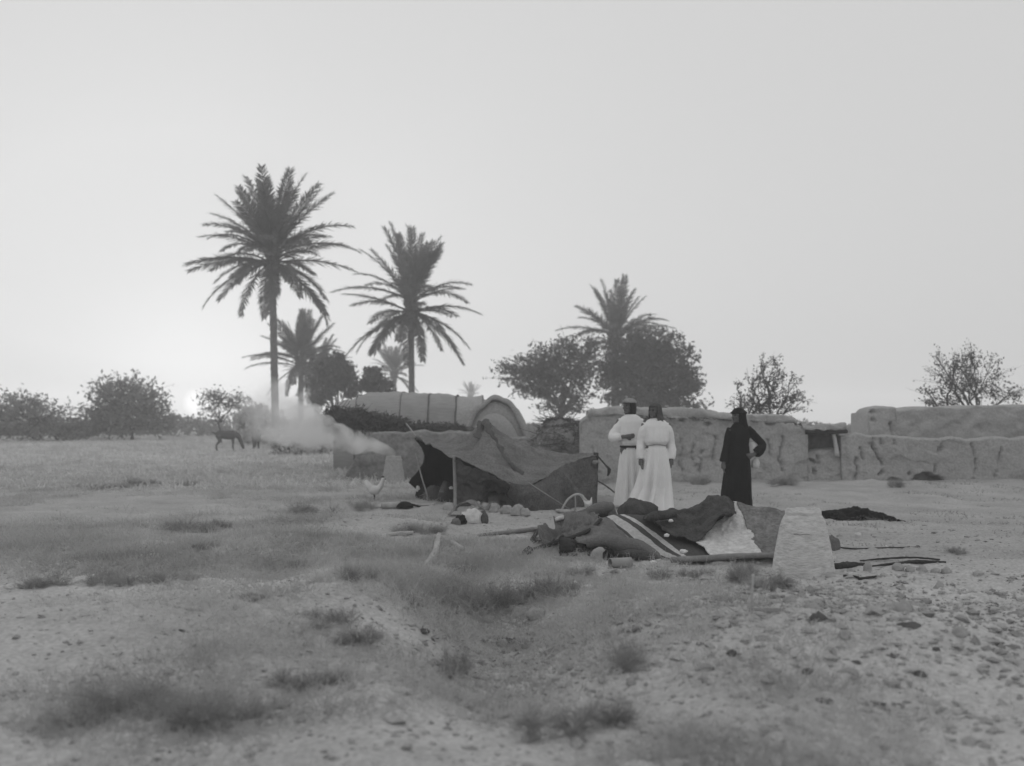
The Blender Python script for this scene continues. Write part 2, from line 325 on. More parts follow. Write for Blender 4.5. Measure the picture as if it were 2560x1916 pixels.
# ------------------------------------------------------------------ mud walls and huts
def seg_dist(x, z, poly):
    d = np.full(x.shape, 1e9)
    for (ax, az), (bx, bz) in zip(poly[:-1], poly[1:]):
        vx, vz = bx-ax, bz-az; t = np.clip(((x-ax)*vx + (z-az)*vz) / (vx*vx+vz*vz+1e-9), 0, 1)
        d = np.minimum(d, np.hypot(x-ax-t*vx, z-az-t*vz))
    return d
def mud_wall(name, x0, x1, yf, thick, top, mat, parent=None, cracks=(), hollows=(), bulge=0.035, seed=0, step=0.035, z0=-0.15, courses=0.0, yfn=None):
    """wall with an uneven face, rounded uneven top, carved cracks and hollows. top(x)->z"""
    xs = np.arange(x0, x1 + step, step); nz = int(2.2/step); nx = len(xs); t = np.linspace(0, 1, nz)
    tp = top(xs) + 0.07*fbm(xs*2.2, 0, seed, 5, seed) ; Xg = xs[:, None] * np.ones(nz); Zg = z0 + (tp[:, None] - z0) * t[None]
    d = bulge * fbm(Xg*1.1, Zg*1.1, seed, 4, seed+3) * 2 + 0.05 * fbm(Xg*4, Zg*4, seed, 5, seed+4) - 0.03 * sstep(.15, .25, fbm(Xg*2.3, Zg*2.3, seed, 4, seed+9))
    if courses: d = d + courses * (np.abs(np.sin(Zg*math.pi/0.36 + 0.6*fbm(Xg*.7, 0, 0, 2, seed))) ** 0.25 - 0.8)
    for poly, w, dep in cracks:
        wob = 0.07*fbm(Xg*6, Zg*6, 1, 4, seed+8); q = seg_dist(Xg + wob, Zg + .5*wob, poly); d = d - dep*np.exp(-(q/w)**2)*sstep(-.3, .1, fbm(Xg*5, Zg*5, 9, 2, seed+12))
    for (hx, hz, rx, rz, dep) in hollows:
        q = ((Xg-hx)/rx)**2 + ((Zg-hz)/rz)**2 + 0.5*fbm(Xg*5, Zg*5, 2, 3, seed+2); d = d - dep*sstep(1.1, 0.75, q)
    batter = 0.05 * (1 - t)[None]
    yo = 0 if yfn is None else yfn(xs)[:, None]
    Yg = yf - d - batter + yo; e = (xs[[0, -1]])
    rows = [np.stack([Xg, Yg, Zg], -1)]
    a = np.linspace(0.12, 0.88, 5); tz = tp[:, None] + 0.05*np.sin(a*math.pi)[None] + 0.02*fbm(xs[:, None]*5, a[None]*3, seed, 3, seed+6)
    rows.append(np.stack([xs[:, None]*np.ones(5), Yg[:, -1:] + thick*a[None], tz], -1))
    bz = np.linspace(1, 0, 4); rows.append(np.stack([xs[:, None]*np.ones(4), Yg[:, -1:]*np.ones(4) + thick, z0 + (tp[:, None]-z0)*bz[None]], -1))
    V = np.concatenate(rows, 1); m = V.shape[1]; F = grid_faces(nx, m)[:, ::-1]; V = V.reshape(-1, 3)
    c0, c1 = V[:m].mean(0), V[-m:].mean(0); n = len(V); V = np.concatenate([V, [c0, c1]]); k = np.arange(m); k2 = (k+1) % m
    tri = np.concatenate([np.stack([np.full(m, n), k, k2], -1), np.stack([np.full(m, n+1), (nx-1)*m+k2, (nx-1)*m+k], -1)])
    return obj(name, mesh_np(name, V, [F, tri]), mat, parent)
def prof(pts, Yd):
    xs = [(p-CX)/FPX*Yd for p, _ in pts]; zs = [CAMZ-(q-HY)/FPX*Yd for _, q in pts]
    return lambda x: np.interp(x, xs, zs)
def wx(px, Yd): return (px-CX)/FPX*Yd
def wz(py, Yd): return CAMZ-(py-HY)/FPX*Yd
def crk(pts, Yd, w=0.016, dep=0.07): return ([(wx(a, Yd), wz(b, Yd)) for a, b in pts], w*1.15, dep*1.6)

# long wall behind the figures
YW = 24.0
lw = empty('mud_wall', (wx(1740, YW), YW, 0)); tag(lw, 'long cracked mud wall with overhanging earth cap behind the three standing women', 'wall')
inv = Matrix.Translation(-lw.location)
def child(o, p):
    o.parent = p; o.matrix_parent_inverse = Matrix.Translation(-Vector(p.location)); return o
top = prof([(1450, 1056), (1462, 1046), (1480, 1042), (1560, 1040), (1720, 1044), (1900, 1052), (1985, 1056), (2005, 1066), (2022, 1080)], YW)
cr = [crk([(1700, 1100), (1705, 1130), (1698, 1160), (1712, 1200)], YW, .02, .05), crk([(1735, 1110), (1728, 1140), (1740, 1165)], YW), crk([(1755, 1130), (1750, 1170), (1745, 1205)], YW),
      crk([(1920, 1100), (1926, 1140), (1920, 1180)], YW), crk([(1960, 1090), (1950, 1150), (1965, 1205)], YW), crk([(1790, 1090), (1784, 1150)], YW), crk([(1480, 1120), (1500, 1180)], YW)]
hol = [(wx(p, YW), wz(q, YW), r, r*.7, .12) for p, q, r in ((1925, 1058, .09), (1965, 1054, .06), (1996, 1060, .09), (1705, 1052, .06), (1770, 1060, .08), (1850, 1062, .06), (1620, 1050, .07))]
body = child(mud_wall('wall', wx(1452, YW), wx(2020, YW), YW, .45, top, M['mud'], cracks=cr, hollows=hol, seed=3, bulge=.03), lw)
ctop = prof([(1450, 1036), (1480, 1024), (1560, 1018), (1640, 1020), (1700, 1015), (1755, 1018), (1800, 1030), (1860, 1036), (1950, 1038), (1990, 1046), (2002, 1056)], YW)
def cap_mesh(name, x0, x1, yf, depth, top, under, mat, seed):
    xs = np.arange(x0, x1, .05); a = np.linspace(0, 2*math.pi, 14, endpoint=False)
    tz, bz = top(xs)+.05*fbm(xs*2.2, 3, 0, 4, seed), under(xs)+.06*fbm(xs*3.5, 7, 0, 4, seed); cz, hz = (tz+bz)/2, (tz-bz)/2
    Yg = yf + depth/2 - (depth/2 + .05*fbm(xs*2.5, 0, 1, 3, seed)[:, None]*1.5) * np.sign(np.cos(a))*np.abs(np.cos(a))**.4
    Zg = cz[:, None] + hz[:, None]*np.sign(np.sin(a))*np.abs(np.sin(a))**.5 + .03*fbm(xs[:, None]*6, a[None]*2, 0, 3, seed+1)
    Yg = Yg + .10*fbm(xs[:, None]*4, a[None]*1.2, 2, 4, seed+2); Zg = Zg + .05*fbm(xs[:, None]*3, a[None]*1.1, 5, 4, seed+3)
    V = np.stack([xs[:, None]*np.ones(14), Yg, Zg], -1).reshape(-1, 3); n = len(xs)
    F = grid_faces(n, 14, True); caps = [np.arange(14)[None, ::-1], ((n-1)*14+np.arange(14))[None]]
    return obj(name, mesh_np(name, V, [F[:, ::-1]] + caps), mat)
child(cap_mesh('cap', wx(1470, YW), wx(1996, YW), YW-.02, .7, ctop, lambda x: top(x)-.03, M['mud_pale'], 4), lw)
# twigs of roof thatch poking out below the cap
th = MB()
for i in range(90):
    x = random.uniform(wx(1600, YW), wx(1890, YW)); z = float(top(np.array([x]))[0]) - .01 + random.uniform(-.02, .02)
    th.add(*tube([(x, YW, z), (x+random.uniform(-.1, .1), YW-random.uniform(.16, .3), z-random.uniform(0, .07))], [.009, .004], 4))
child(th.build('thatch', M['reed_dark']), lw); tag(lw.children[-1], kind='stuff')

# doorway recess with lintel
dw = empty('mud_wall', (wx(2062, YW), YW, 0)); tag(dw, 'low mud wall section with a dark matted opening under a wooden lintel', 'wall')
child(mud_wall('wall', wx(2012, YW), wx(2108, YW), YW+.08, .4, prof([(2010, 1130), (2108, 1128)], YW), M['mud'], seed=11, cracks=[crk([(2030, 1150), (2042, 1165), (2038, 1185)], YW, .03, .1), crk([(2050, 1140), (2046, 1180)], YW, .02, .08)]), dw)
child(mud_wall('back_panel', wx(2010, YW), wx(2110, YW), YW+.36, .12, prof([(2010, 1084), (2110, 1084)], YW), M['reed_dark'], seed=12, bulge=.02), dw)
child(obj('lintel', mesh_np('lintel', *tube([P(2014, 1080, YW-.03), P(2060, 1081, YW), P(2118, 1079, YW+.02)], [.055, .05, .045], 8, 10)), M['wood_dark']), dw)
child(obj('post', mesh_np('post', *tube([P(2083, 1082, YW+.1), P(2088, 1105, YW+.04), P(2093, 1142, YW-.02)], [.05, .045, .06], 8, 10, jitter=.06)), M['wood']), dw)
child(cap_mesh('cap', wx(2006, YW), wx(2120, YW), YW-.04, .5, prof([(2005, 1056), (2030, 1062), (2060, 1060), (2090, 1064), (2120, 1058)], YW), prof([(2005, 1078), (2120, 1076)], YW), M['mud'], 7), dw)

# front yard wall on the right, and the taller house behind it
rw = empty('mud_wall', (wx(2300, YW), YW, 0)); tag(rw, 'low cracked mud yard wall with a collapsed hollow at its foot on the right', 'wall')
cr = [crk([(2170, 1095), (2173, 1112)], YW, .02, .09), crk([(2187, 1092), (2183, 1118), (2196, 1140), (2204, 1165), (2200, 1185)], YW, .018, .1), crk([(2236, 1095), (2238, 1130)], YW, .012, .07), crk([(2203, 1096), (2203, 1112)], YW, .015, .08),
      crk([(2140, 1145), (2143, 1175), (2138, 1210)], YW, .018, .08), crk([(2355, 1100), (2356, 1125)], YW, .018, .09), crk([(2347, 1120), (2345, 1160)], YW, .012, .06), crk([(2278, 1155), (2275, 1185)], YW, .025, .12), crk([(2340, 1165), (2335, 1180)], YW, .03, .1),
      crk([(2150, 1120), (2156, 1150)], YW), crk([(2430, 1105), (2440, 1160), (2432, 1200)], YW), crk([(2500, 1120), (2490, 1190)], YW)]
hol = [(wx(2320, YW), wz(1222, YW), .46, .36, .34), (wx(2235, YW), wz(1208, YW), .18, .12, .12)]
child(mud_wall('wall', wx(2104, YW), wx(2720, YW), YW, .4, prof([(2100, 1096), (2130, 1090), (2200, 1091), (2300, 1097), (2400, 1100), (2560, 1098), (2720, 1100)], YW), M['mud'], cracks=cr, hollows=hol, seed=21, bulge=.03), rw)
YH = 24.9
hs = empty('mud_house', (wx(2400, YH), YH, 0)); tag(hs, 'taller smooth mud house block rising behind the right yard wall', 'house')
child(mud_wall('corner_pier', wx(2172, YH), wx(2236, YH), YH, .9, prof([(2172, 1042), (2178, 1028), (2200, 1023), (2232, 1022)], YH), M['mud_pale'], seed=31, bulge=.04, z0=.2,
      cracks=[crk([(2180, 1030), (2190, 1045), (2183, 1050)], YH, .05, .1), crk([(2224, 1040), (2228, 1060), (2232, 1090)], YH, .03, .12)]), hs)
child(mud_wall('wall', wx(2238, YH), wx(2760, YH), YH+.06, 3.2, prof([(2236, 1026), (2260, 1024), (2310, 1022), (2330, 1018), (2420, 1020), (2560, 1016), (2760, 1018)], YH), M['mud_pale'], seed=35, bulge=.03, step=.05, z0=.2), hs)

# low mud wall and huts behind the tent
YL = 26.0
ww = empty('mud_wall', (wx(1100, YL), YL, 0)); tag(ww, 'low weathered mud wall running behind the black tent below the reed hut', 'wall')
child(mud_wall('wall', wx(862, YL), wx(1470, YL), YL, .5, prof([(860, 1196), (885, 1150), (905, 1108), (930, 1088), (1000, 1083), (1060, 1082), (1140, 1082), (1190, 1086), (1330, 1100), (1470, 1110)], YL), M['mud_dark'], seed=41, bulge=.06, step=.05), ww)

YR = 30.5
rh = empty('reed_hut', (wx(1000, YR), YR, 0)); tag(rh, 'long barrel-roofed hut of pale reed mats with dark seams behind the tent', 'hut')
def vault(x0, x1, y0, rad, zt, seed, cols=24, rows=26, sx=lambda x: 1.0):
    a = np.linspace(math.radians(-2), math.radians(182), rows); xs = np.linspace(x0, x1, cols)
    A, Xg = np.meshgrid(a, xs, indexing='ij'); k = zt(Xg); r = 1 + .025*fbm(Xg*1.3, A*2, seed, 3, seed)
    r = r + .03*fbm(Xg*4, A*5, seed, 3, seed+1); ca, sa = np.cos(A), np.clip(np.sin(A), 0, 1); V = np.stack([Xg, y0 - rad*np.sign(ca)*np.abs(ca)**.55*r, k*sa**.55*r - .1 + .06*fbm(Xg*1.5, 1, seed, 3, 5)], -1); return V
rt = lambda x: np.interp(x, [wx(p, YR) for p in (835, 870, 930, 1000, 1140, 1300)], [wz(p, YR)+.1 for p in (1005, 988, 973, 977, 985, 992)])
edges = [832, 885, 998, 1068, 1138, 1205]
for i in range(5):
    V = vault(wx(edges[i]+1, YR), wx(edges[i+1]-1, YR), YR+1.6, 1.6, rt, 50+i); nr, nc = V.shape[:2]; Vi = V + np.array([0, 0, -.0]); 
    g = np.concatenate([V.reshape(-1, 3), (V*np.array([1, .97, .97]) + np.array([0, .03*(YR+1.6), -.01])).reshape(-1, 3)])
    idx = np.arange(nr*nc).reshape(nr, nc); ring = np.concatenate([idx[0, :-1], idx[:-1, -1], idx[-1, :0:-1], idx[:0:-1, 0]]); r2 = np.roll(ring, -1)
    F = grid_faces(nr, nc); F = np.concatenate([F, F[:, ::-1]+nr*nc, np.stack([ring, ring+nr*nc, r2+nr*nc, r2], -1)])
    child(obj('reed_mat', mesh_np('reed_mat', g, F[:, ::-1]), M['reed'] if i < 4 else M['mud']), rh)
for e in edges[1:-1]:
    a = np.linspace(0, math.pi, 20); x = wx(e, YR); k = float(rt(x))
    child(obj('seam_rope', mesh_np('seam_rope', *tube(np.stack([np.full(20, x)+.01*np.sin(a*9), YR+1.6-1.61*np.sign(np.cos(a))*np.abs(np.cos(a))**.55, k*np.sin(a)**.55-.095], -1), .022, 6)), M['reed_dark']), rh)
a = np.linspace(0, math.pi, 24)
for side, e in ((0, 834), (1, 1203)):
    x = wx(e, YR); k = float(rt(x)); ring = np.stack([np.full(24, x), YR+1.6-1.55*np.sign(np.cos(a))*np.abs(np.cos(a))**.55, k*np.sin(a)**.55*.97-.12], -1); V = np.concatenate([ring, ring+np.array([.08, 0, 0])])
    F = np.stack([np.arange(23), np.arange(1, 24), np.arange(1, 24)+24, np.arange(23)+24], -1)
    child(obj('end_wall', mesh_np('end_wall', V, [F, np.arange(24)[None, ::-1], np.arange(24, 48)[None]]), M['reed_dark'] if side == 0 else M['mud']), rh)

YA = 28.0
ah = empty('arched_hut', (wx(1240, YA), YA, 0)); tag(ah, 'round-arched mud-plastered hut end with a raised rim peeping over the tent ridge', 'hut')
axc, ahw, aht = wx(1238, YA), (1338-1140)/2/FPX*YA, wz(992, YA)
def arch_shell(name, y0, y1, hw0, ht0, hw1, ht1, mat, seed, n=40, m=8):
    a = np.linspace(math.radians(-4), math.radians(184), n); out = []
    for hw, ht, ys in ((hw0, ht0, np.linspace(y0, y1, m)), (hw1, ht1, np.linspace(y1, y0, m))):
        for y in ys:
            w = 1 + .06*fbm(a*2.5, y*.6, 0, 4, seed); out.append(np.stack([axc + hw*np.cos(a)*w, np.full(n, y) + .02*fbm(a*4, 0, y, 2, seed), ht*np.sign(np.sin(a))*np.abs(np.sin(a))**.85*w], -1))
    V = np.array(out); F = grid_faces(2*m, n); F2 = np.stack([np.arange(n-1)+(2*m-1)*n, np.arange(1, n)+(2*m-1)*n, np.arange(1, n), np.arange(n-1)], -1)
    return obj(name, mesh_np(name, V.reshape(-1, 3), np.concatenate([F, F2])), mat)
child(arch_shell('arch_rim', YA, YA+3.5, ahw, aht, ahw-.17, aht-.13, M['mud'], 61), ah)
def disc_wall(name, y, hw, ht, mat, seed, cx=axc):
    a = np.linspace(0, math.pi, 40); n = 40; V = []
    for yy in (y, y+.15):
        for r in np.linspace(1, .02, 8): V.append(np.stack([cx + hw*r*np.cos(a), yy + .05*fbm(np.cos(a)*r*3, np.sin(a)*r*3, 0, 3, seed), ht*r*np.sin(a)**.85], -1))
    V = np.array(V); F = np.concatenate([grid_faces(8, n), grid_faces(8, n)[:, ::-1]+8*n, np.stack([np.arange(n-1), np.arange(n-1)+8*n, np.arange(1, n)+8*n, np.arange(1, n)], -1)])
    return obj(name, mesh_np(name, V.reshape(-1, 3), F[:, ::-1]), mat)
child(disc_wall('end_wall', YA-.02, ahw-.27, aht-.44, M['mud_pale'], 63, axc-.03), ah)
child(disc_wall('inner_end_wall', YA+.09, ahw-.14, aht-.13, M['mud'], 65), ah)
child(obj('vent_hole', mesh_np('vent_hole', *ellipsoid(P(1212, 1012, YA+.08), (.05, .04, .04))), M['soot']), ah)

# ------------------------------------------------------------------ vegetation
def ribbons(p0, p1, w, rng):
    """thin flat twigs: n x 3 starts, ends"""
    p0, p1 = np.asarray(p0), np.asarray(p1); d = p1-p0; s = np.cross(d, rng.standard_normal(d.shape)); s /= np.linalg.norm(s, axis=1)[:, None]+1e-9
    w = np.broadcast_to(np.asarray(w, float), (len(p0),))[:, None]
    V = np.stack([p0-s*w, p0+s*w, p1+s*w*.45, p1-s*w*.45], 1).reshape(-1, 3); return V, np.arange(len(V)).reshape(-1, 4)
def leaves(c, size, rng, flat=0.0):
    n = len(c); u = rng.standard_normal((n, 3)); u[:, 2] *= (1-flat); u /= np.linalg.norm(u, axis=1)[:, None]; v = np.cross(u, rng.standard_normal((n, 3))); v /= np.linalg.norm(v, axis=1)[:, None]+1e-9
    s = (size*(0.6+0.8*rng.random(n)))[:, None]; V = np.stack([c-u*s, c+v*s*.42, c+u*s, c-v*s*.42], 1).reshape(-1, 3); return V, np.arange(len(V)).reshape(-1, 4)
def curve_pts(a, b, sag, rng, n=6):
    t = np.linspace(0, 1, n)[:, None]; p = a*(1-t)+b*t; p[:, 2] += sag*np.sin(t[:, 0]*math.pi); p[1:-1] += rng.standard_normal((n-2, 3))*np.linalg.norm(b-a)*.04; return p
def tree(name, label, cat, base, clumps, n_leaf, leaf_size, mat, seed, trunk_r=.18, fork=.35, twig=.35, group=None, multi=1, bark=None, spread=.42, density_bias=1.0, twig_w=.012):
    """clumps: list of (offset xyz from base, radius xyz). trunk(s) > limbs towards each clump, twigs and leaf-sized faces in it"""
    rng = np.random.default_rng(seed); t = empty(name, base); tag(t, label, cat, group); tr, tw, lf = MB(), MB(), MB()
    cs = [np.array(c[0], float) for c in clumps]; H = max(c[2] for c in cs)
    stems = []
    for m in range(multi):
        o = np.array([0, 0, -.1]) + (rng.standard_normal(3)*np.array([.35, .35, 0]) if multi > 1 else 0); mean = np.mean(cs, 0)
        f = np.array([mean[0]*.25, mean[1]*.25, H*fork]) + rng.standard_normal(3)*H*.03 + o*1.3; stems.append((o, f))
        tr.add(*tube(curve_pts(o, f, 0, rng, 6), np.linspace(trunk_r, trunk_r*.65, 6)/math.sqrt(multi), 8, 12, jitter=.05, seed=seed))
    tot = sum(np.prod(c[1])**.7 for c in clumps)
    for (c, r), cc in zip(clumps, cs):
        o, f = stems[rng.integers(len(stems))]; r = np.array(r, float)
        limb = curve_pts(f - (f-o)*.15, cc, .12*np.linalg.norm(cc-f), rng, 7); tr.add(*tube(limb, np.linspace(trunk_r*.5, trunk_r*.14, 7), 6, 12))
        k = max(4, int(10*twig*np.prod(r)**.33*4)); nl = int(n_leaf*np.prod(r)**.7/tot)
        dirs = rng.standard_normal((k, 3)); dirs /= np.linalg.norm(dirs, axis=1)[:, None]; ends = cc + dirs*r*(.55+.75*rng.random((k, 1)))
        st = limb[rng.integers(3, 7, k)]; mids = (st+ends)/2 + rng.standard_normal((k, 3))*r*.12
        tw.add(*ribbons(st, mids, twig_w*1.6, rng)); tw.add(*ribbons(mids, ends, twig_w, rng))
        ii = rng.integers(k, size=nl); tt = .25+.8*rng.random((nl, 1))**.8
        pts = mids[ii]*(1-tt)+ends[ii]*tt + rng.standard_normal((nl, 3))*r*spread*.35; lf.add(*leaves(pts, leaf_size, rng))
        # outer sprigs
        k2 = k*2; q = rng.integers(k, size=k2); e2 = ends[q] + rng.standard_normal((k2, 3))*r*.28 + np.array([0, 0, .05]); tw.add(*ribbons(mids[q], e2, twig_w*.7, rng))
        nn = int(nl*.25); q = rng.integers(k2, size=nn); lf.add(*leaves(e2[q] + rng.standard_normal((nn, 3))*r*.07, leaf_size*.8, rng))
    tr.build('trunk', bark or M['bark'], t); cr_ = lf.build('crown', mat, t, False); tw.build('twigs', bark or M['bark'], cr_, False)
    return t
def clumps_px(Yd, base, items, depth=.6):
    """items: (px, py, radius px x, radius px y) -> offsets from the base"""
    out = []
    for k, (px, py, rx, ry) in enumerate(items):
        s = Yd/FPX; dy = ((k*37) % 11 - 5)/5*depth*max(rx, ry)*s
        p = P(px, py, Yd); out.append(((p[0]-base[0], dy, p[2]-base[2]), (rx*s, .9*(rx+ry)/2*s, ry*s)))
    return out
def tree_px(name, label, cat, bpx, Yd, items, n_leaf, leaf_px, mat, seed, **k):
    base = (wx(bpx, Yd), Yd, float(gz(wx(bpx, Yd), Yd))); return tree(name, label, cat, base, clumps_px(Yd, base, items), n_leaf, leaf_px*Yd/FPX, mat, seed, **k)

# date palms
def frond_mesh(name, L, elev, droop, rng, n_leaf=62, lw_=.026, ll=.60):
    n = 16; s = np.linspace(0, 1, n); th = elev - droop*s**1.4; dx, dz = np.cos(th), np.sin(th); x = np.concatenate([[0], np.cumsum((dx[1:]+dx[:-1])/2)])*L/(n-1); z = np.concatenate([[0], np.cumsum((dz[1:]+dz[:-1])/2)])*L/(n-1)
    side = rng.uniform(-.1, .1); R = np.stack([x, side*L*s**2, z], -1); mb = MB(); mb.add(*tube(R, np.linspace(.05, .008, n), 4))
    t = np.linspace(.16, .99, n_leaf); T = np.gradient(R, axis=0); T /= np.linalg.norm(T, axis=1)[:, None]
    for sg in (-1, 1):
        tt = np.clip(t + rng.uniform(-.008, .008, n_leaf), 0, 1); p = np.stack([np.interp(tt, s, R[:, k]) for k in range(3)], -1); tg = np.stack([np.interp(tt, s, T[:, k]) for k in range(3)], -1)
        lat = np.tile([0, sg*1.0, 0], (n_leaf, 1)); nrm_ = np.cross(tg, lat)*sg; fwd = .75+.35*tt[:, None]
        d = lat*(1-.25*tt[:, None]) + tg*fwd + nrm_*rng.uniform(-.15, .45, (n_leaf, 1)) + rng.standard_normal((n_leaf, 3))*.08; d[:, 2] -= .18; d /= np.linalg.norm(d, axis=1)[:, None]
        ln = ll*np.sin(np.clip(.25+.75*tt, 0, 1)*math.pi*.86+.15)**.7*(.85+.3*rng.random(n_leaf)); w = np.cross(d, nrm_); w /= np.linalg.norm(w, axis=1)[:, None]; e = p + d*ln[:, None]; e[:, 2] -= .06*ln; m = p + d*ln[:, None]*.45
        V = np.stack([p-w*lw_*.4, p+w*lw_*.4, m+w*lw_, e, m-w*lw_], 1).reshape(-1, 3); mb.add(V, np.arange(len(V)).reshape(-1, 5))
    return mb.mesh(name, False)
rngp = np.random.default_rng(3)
FR = {}
for cls, elevs in (('up', (86, 78, 70, 62, 54)), ('mid', (48, 40, 32, 24)), ('low', (26, 16, 6, -6, -18, -30))):
    FR[cls] = []
    for e in elevs:
        for k in range(2):
            dr = {'up': .3, 'mid': .8, 'low': .62}[cls]*rngp.uniform(.75, 1.3)
            me = frond_mesh('frond', 3.5*rngp.uniform(.93, 1.05), math.radians(e), dr, rngp); me.materials.append(M['palm']); FR[cls].append(me)
def palm(label, px, crown_py, Yd, scale, counts, seed, base_px=None, trunk_px=20, lean=0.0, bulge=1.0):
    rng = np.random.default_rng(seed); bx = wx(base_px or px, Yd); base = Vector((bx, Yd, float(gz(bx, Yd)))); t = empty('palm_tree', base); tag(t, label, 'palm tree', 'date palms on the skyline')
    top = Vector(P(px, crown_py, Yd)) - base; r = trunk_px/2/FPX*Yd; mb = MB(); n = 60; s = np.linspace(0, 1, n)
    pts = np.stack([top.x*s + lean*np.sin(s*math.pi), 0*s, -.2+(top.z+.2)*s], -1); rad = r*(1.18-.22*s+.25*np.exp(-s*14))*(1+.05*np.where(np.arange(n) % 2, 1, -1)); V, F = tube(pts, rad, 12, jitter=.03, seed=seed)
    mb.add(V, F); mb.build('trunk', M['palm_trunk'], t)
    cb = MB(); hb = .55*scale*bulge
    cb.add(*tube([top+Vector((0, 0, -1.5*hb)), top+Vector((0, 0, -.8*hb)), top, top+Vector((0, 0, .5*hb))], [r*.95, r*1.75, r*1.5, r*.5], 12, 14, jitter=.07, seed=seed))
    for i in range(70):   # cut leaf bases
        a = rng.uniform(0, 6.28); h = rng.uniform(-1.3, .3)*hb; q = np.array([top.x+math.cos(a)*r*1.2, math.sin(a)*r*1.2, top.z+h]); cb.add(*tube([q, q+np.array([math.cos(a)*.22, math.sin(a)*.22, .28])*scale], [.07*scale, .025*scale], 4))
    crown = cb.build('crown', M['palm_trunk'], t)
    for cls, cnt in counts.items():
        for i in range(cnt):
            o = bpy.data.objects.new('frond', FR[cls][rng.integers(len(FR[cls]))]); C.objects.link(o); o.parent = crown
            az = (i + rng.uniform(-.2, .2))*2.39996 + seed; hgt = {'up': .25, 'mid': .1, 'low': -.25}[cls]*hb*2
            o.location = top + Vector((math.cos(az)*r*.8, math.sin(az)*r*.8, hgt+rng.uniform(-.15, .1)*hb)); o.rotation_euler = (rng.uniform(-.25, .25), 0, az); k = scale*rng.uniform(.78, 1.12); o.scale = (k, k, k)
    return t
palm('tallest date palm at the left with a full crown above the smoke', 680, 640, 50, 1.04, dict(up=28, mid=20, low=32), 1, base_px=690, trunk_px=17)
palm('second tallest date palm rising behind the reed hut', 1028, 760, 58, 1.12, dict(up=20, mid=14, low=26), 2, base_px=1030, trunk_px=14, bulge=1.5)
palm('shorter bushy date palm between the tall palm and the reed hut', 752, 905, 72, .95, dict(up=24, mid=16, low=16), 3, trunk_px=13)
palm('thin low date palm just right of the shorter bushy palm', 792, 930, 78, .75, dict(up=10, mid=10, low=10), 9, trunk_px=11)
palm('small far date palm touching the trunk of the second tallest palm', 985, 935, 100, .78, dict(up=18, mid=12, low=10), 4, trunk_px=10)
palm('tiny far palm top just above the round-arched hut', 1176, 988, 170, .62, dict(up=12, mid=8, low=4), 5, trunk_px=9)
palm('date palm rising out of the dark trees behind the white-dressed women', 1540, 842, 70, 1.02, dict(up=13, mid=24, low=4), 6, base_px=1536, trunk_px=17)

tree_px('tree', 'wide thorny tree with open spreading branches left of the right-hand palm', 'tree', 1405, 60, [(1290, 925, 52, 28), (1345, 900, 50, 34), (1345, 940, 66, 34), (1400, 870, 34, 24), (1400, 920, 56, 44), (1440, 880, 42, 34), (1470, 930, 40, 50), (1380, 975, 60, 22), (1450, 990, 36, 26), (1330, 970, 60, 24), (1480, 860, 30, 22), (1400, 1015, 60, 18)], 5200, 5.5, M['leaf'], 21, trunk_r=.16, fork=.4, spread=.7, twig=.8, twig_w=.02)
tree_px('tree', 'dense dark round tree right of the right-hand palm behind the long wall', 'tree', 1610, 63, [(1560, 880, 56, 54), (1610, 862, 52, 42), (1650, 900, 52, 54), (1580, 940, 70, 52), (1640, 960, 64, 46), (1690, 930, 42, 50), (1700, 980, 44, 32), (1530, 930, 38, 46), (1600, 995, 80, 26), (1670, 870, 40, 30), (1720, 900, 26, 36), (1735, 960, 24, 36), (1680, 1010, 70, 20)], 9500, 6, M['leaf_dark'], 22, trunk_r=.3, fork=.3, spread=.75, twig=.6, twig_w=.02)
tree_px('bush', 'upright twiggy bush above the long mud wall right of the dark-robed woman', 'bush', 1920, 31, [(1846, 962, 12, 14), (1920, 985, 20, 60), (1900, 960, 26, 40), (1938, 950, 16, 50), (1880, 1000, 34, 30), (1970, 990, 26, 40), (2000, 1005, 24, 28), (1945, 905, 12, 34), (1850, 1010, 24, 20), (1990, 960, 12, 26), (1930, 1020, 70, 18), (1905, 905, 10, 24)], 1500, 4, M['leaf'], 23, trunk_r=.07, fork=.35, multi=4, spread=.55, twig=.9, twig_w=.010)
tree_px('bush', 'sparse twiggy bush behind the mud house at the far right', 'bush', 2400, 34, [(2390, 960, 40, 50), (2350, 940, 36, 32), (2370, 1000, 50, 24), (2310, 980, 40, 10), (2345, 900, 16, 30), (2420, 930, 40, 60), (2470, 960, 50, 60), (2390, 900, 12, 40), (2440, 880, 20, 40), (2520, 990, 40, 30), (2335, 1010, 30, 16)], 1600, 4, M['leaf'], 24, trunk_r=.09, fork=.4, multi=3, spread=.6, twig=1.0, twig_w=.010)
tree_px('bush', 'dark bush at the foot of the shorter palm beside the reed hut', 'bush', 850, 66, [(850, 930, 36, 36), (820, 950, 40, 34), (870, 955, 34, 30), (840, 900, 28, 18), (800, 985, 40, 24), (800, 915, 24, 20)], 5200, 6, M['leaf_dark'], 25, trunk_r=.14, fork=.3, spread=.55, twig=.5, twig_w=.02)
tree_px('bush', 'small bush between the reed hut roof and the second tallest palm', 'bush', 935, 68, [(930, 940, 26, 24), (955, 955, 34, 20), (915, 962, 20, 16), (945, 975, 40, 14)], 1900, 6, M['leaf_dark'], 26, trunk_r=.08, fork=.35, spread=.6, twig=.6, twig_w=.02)
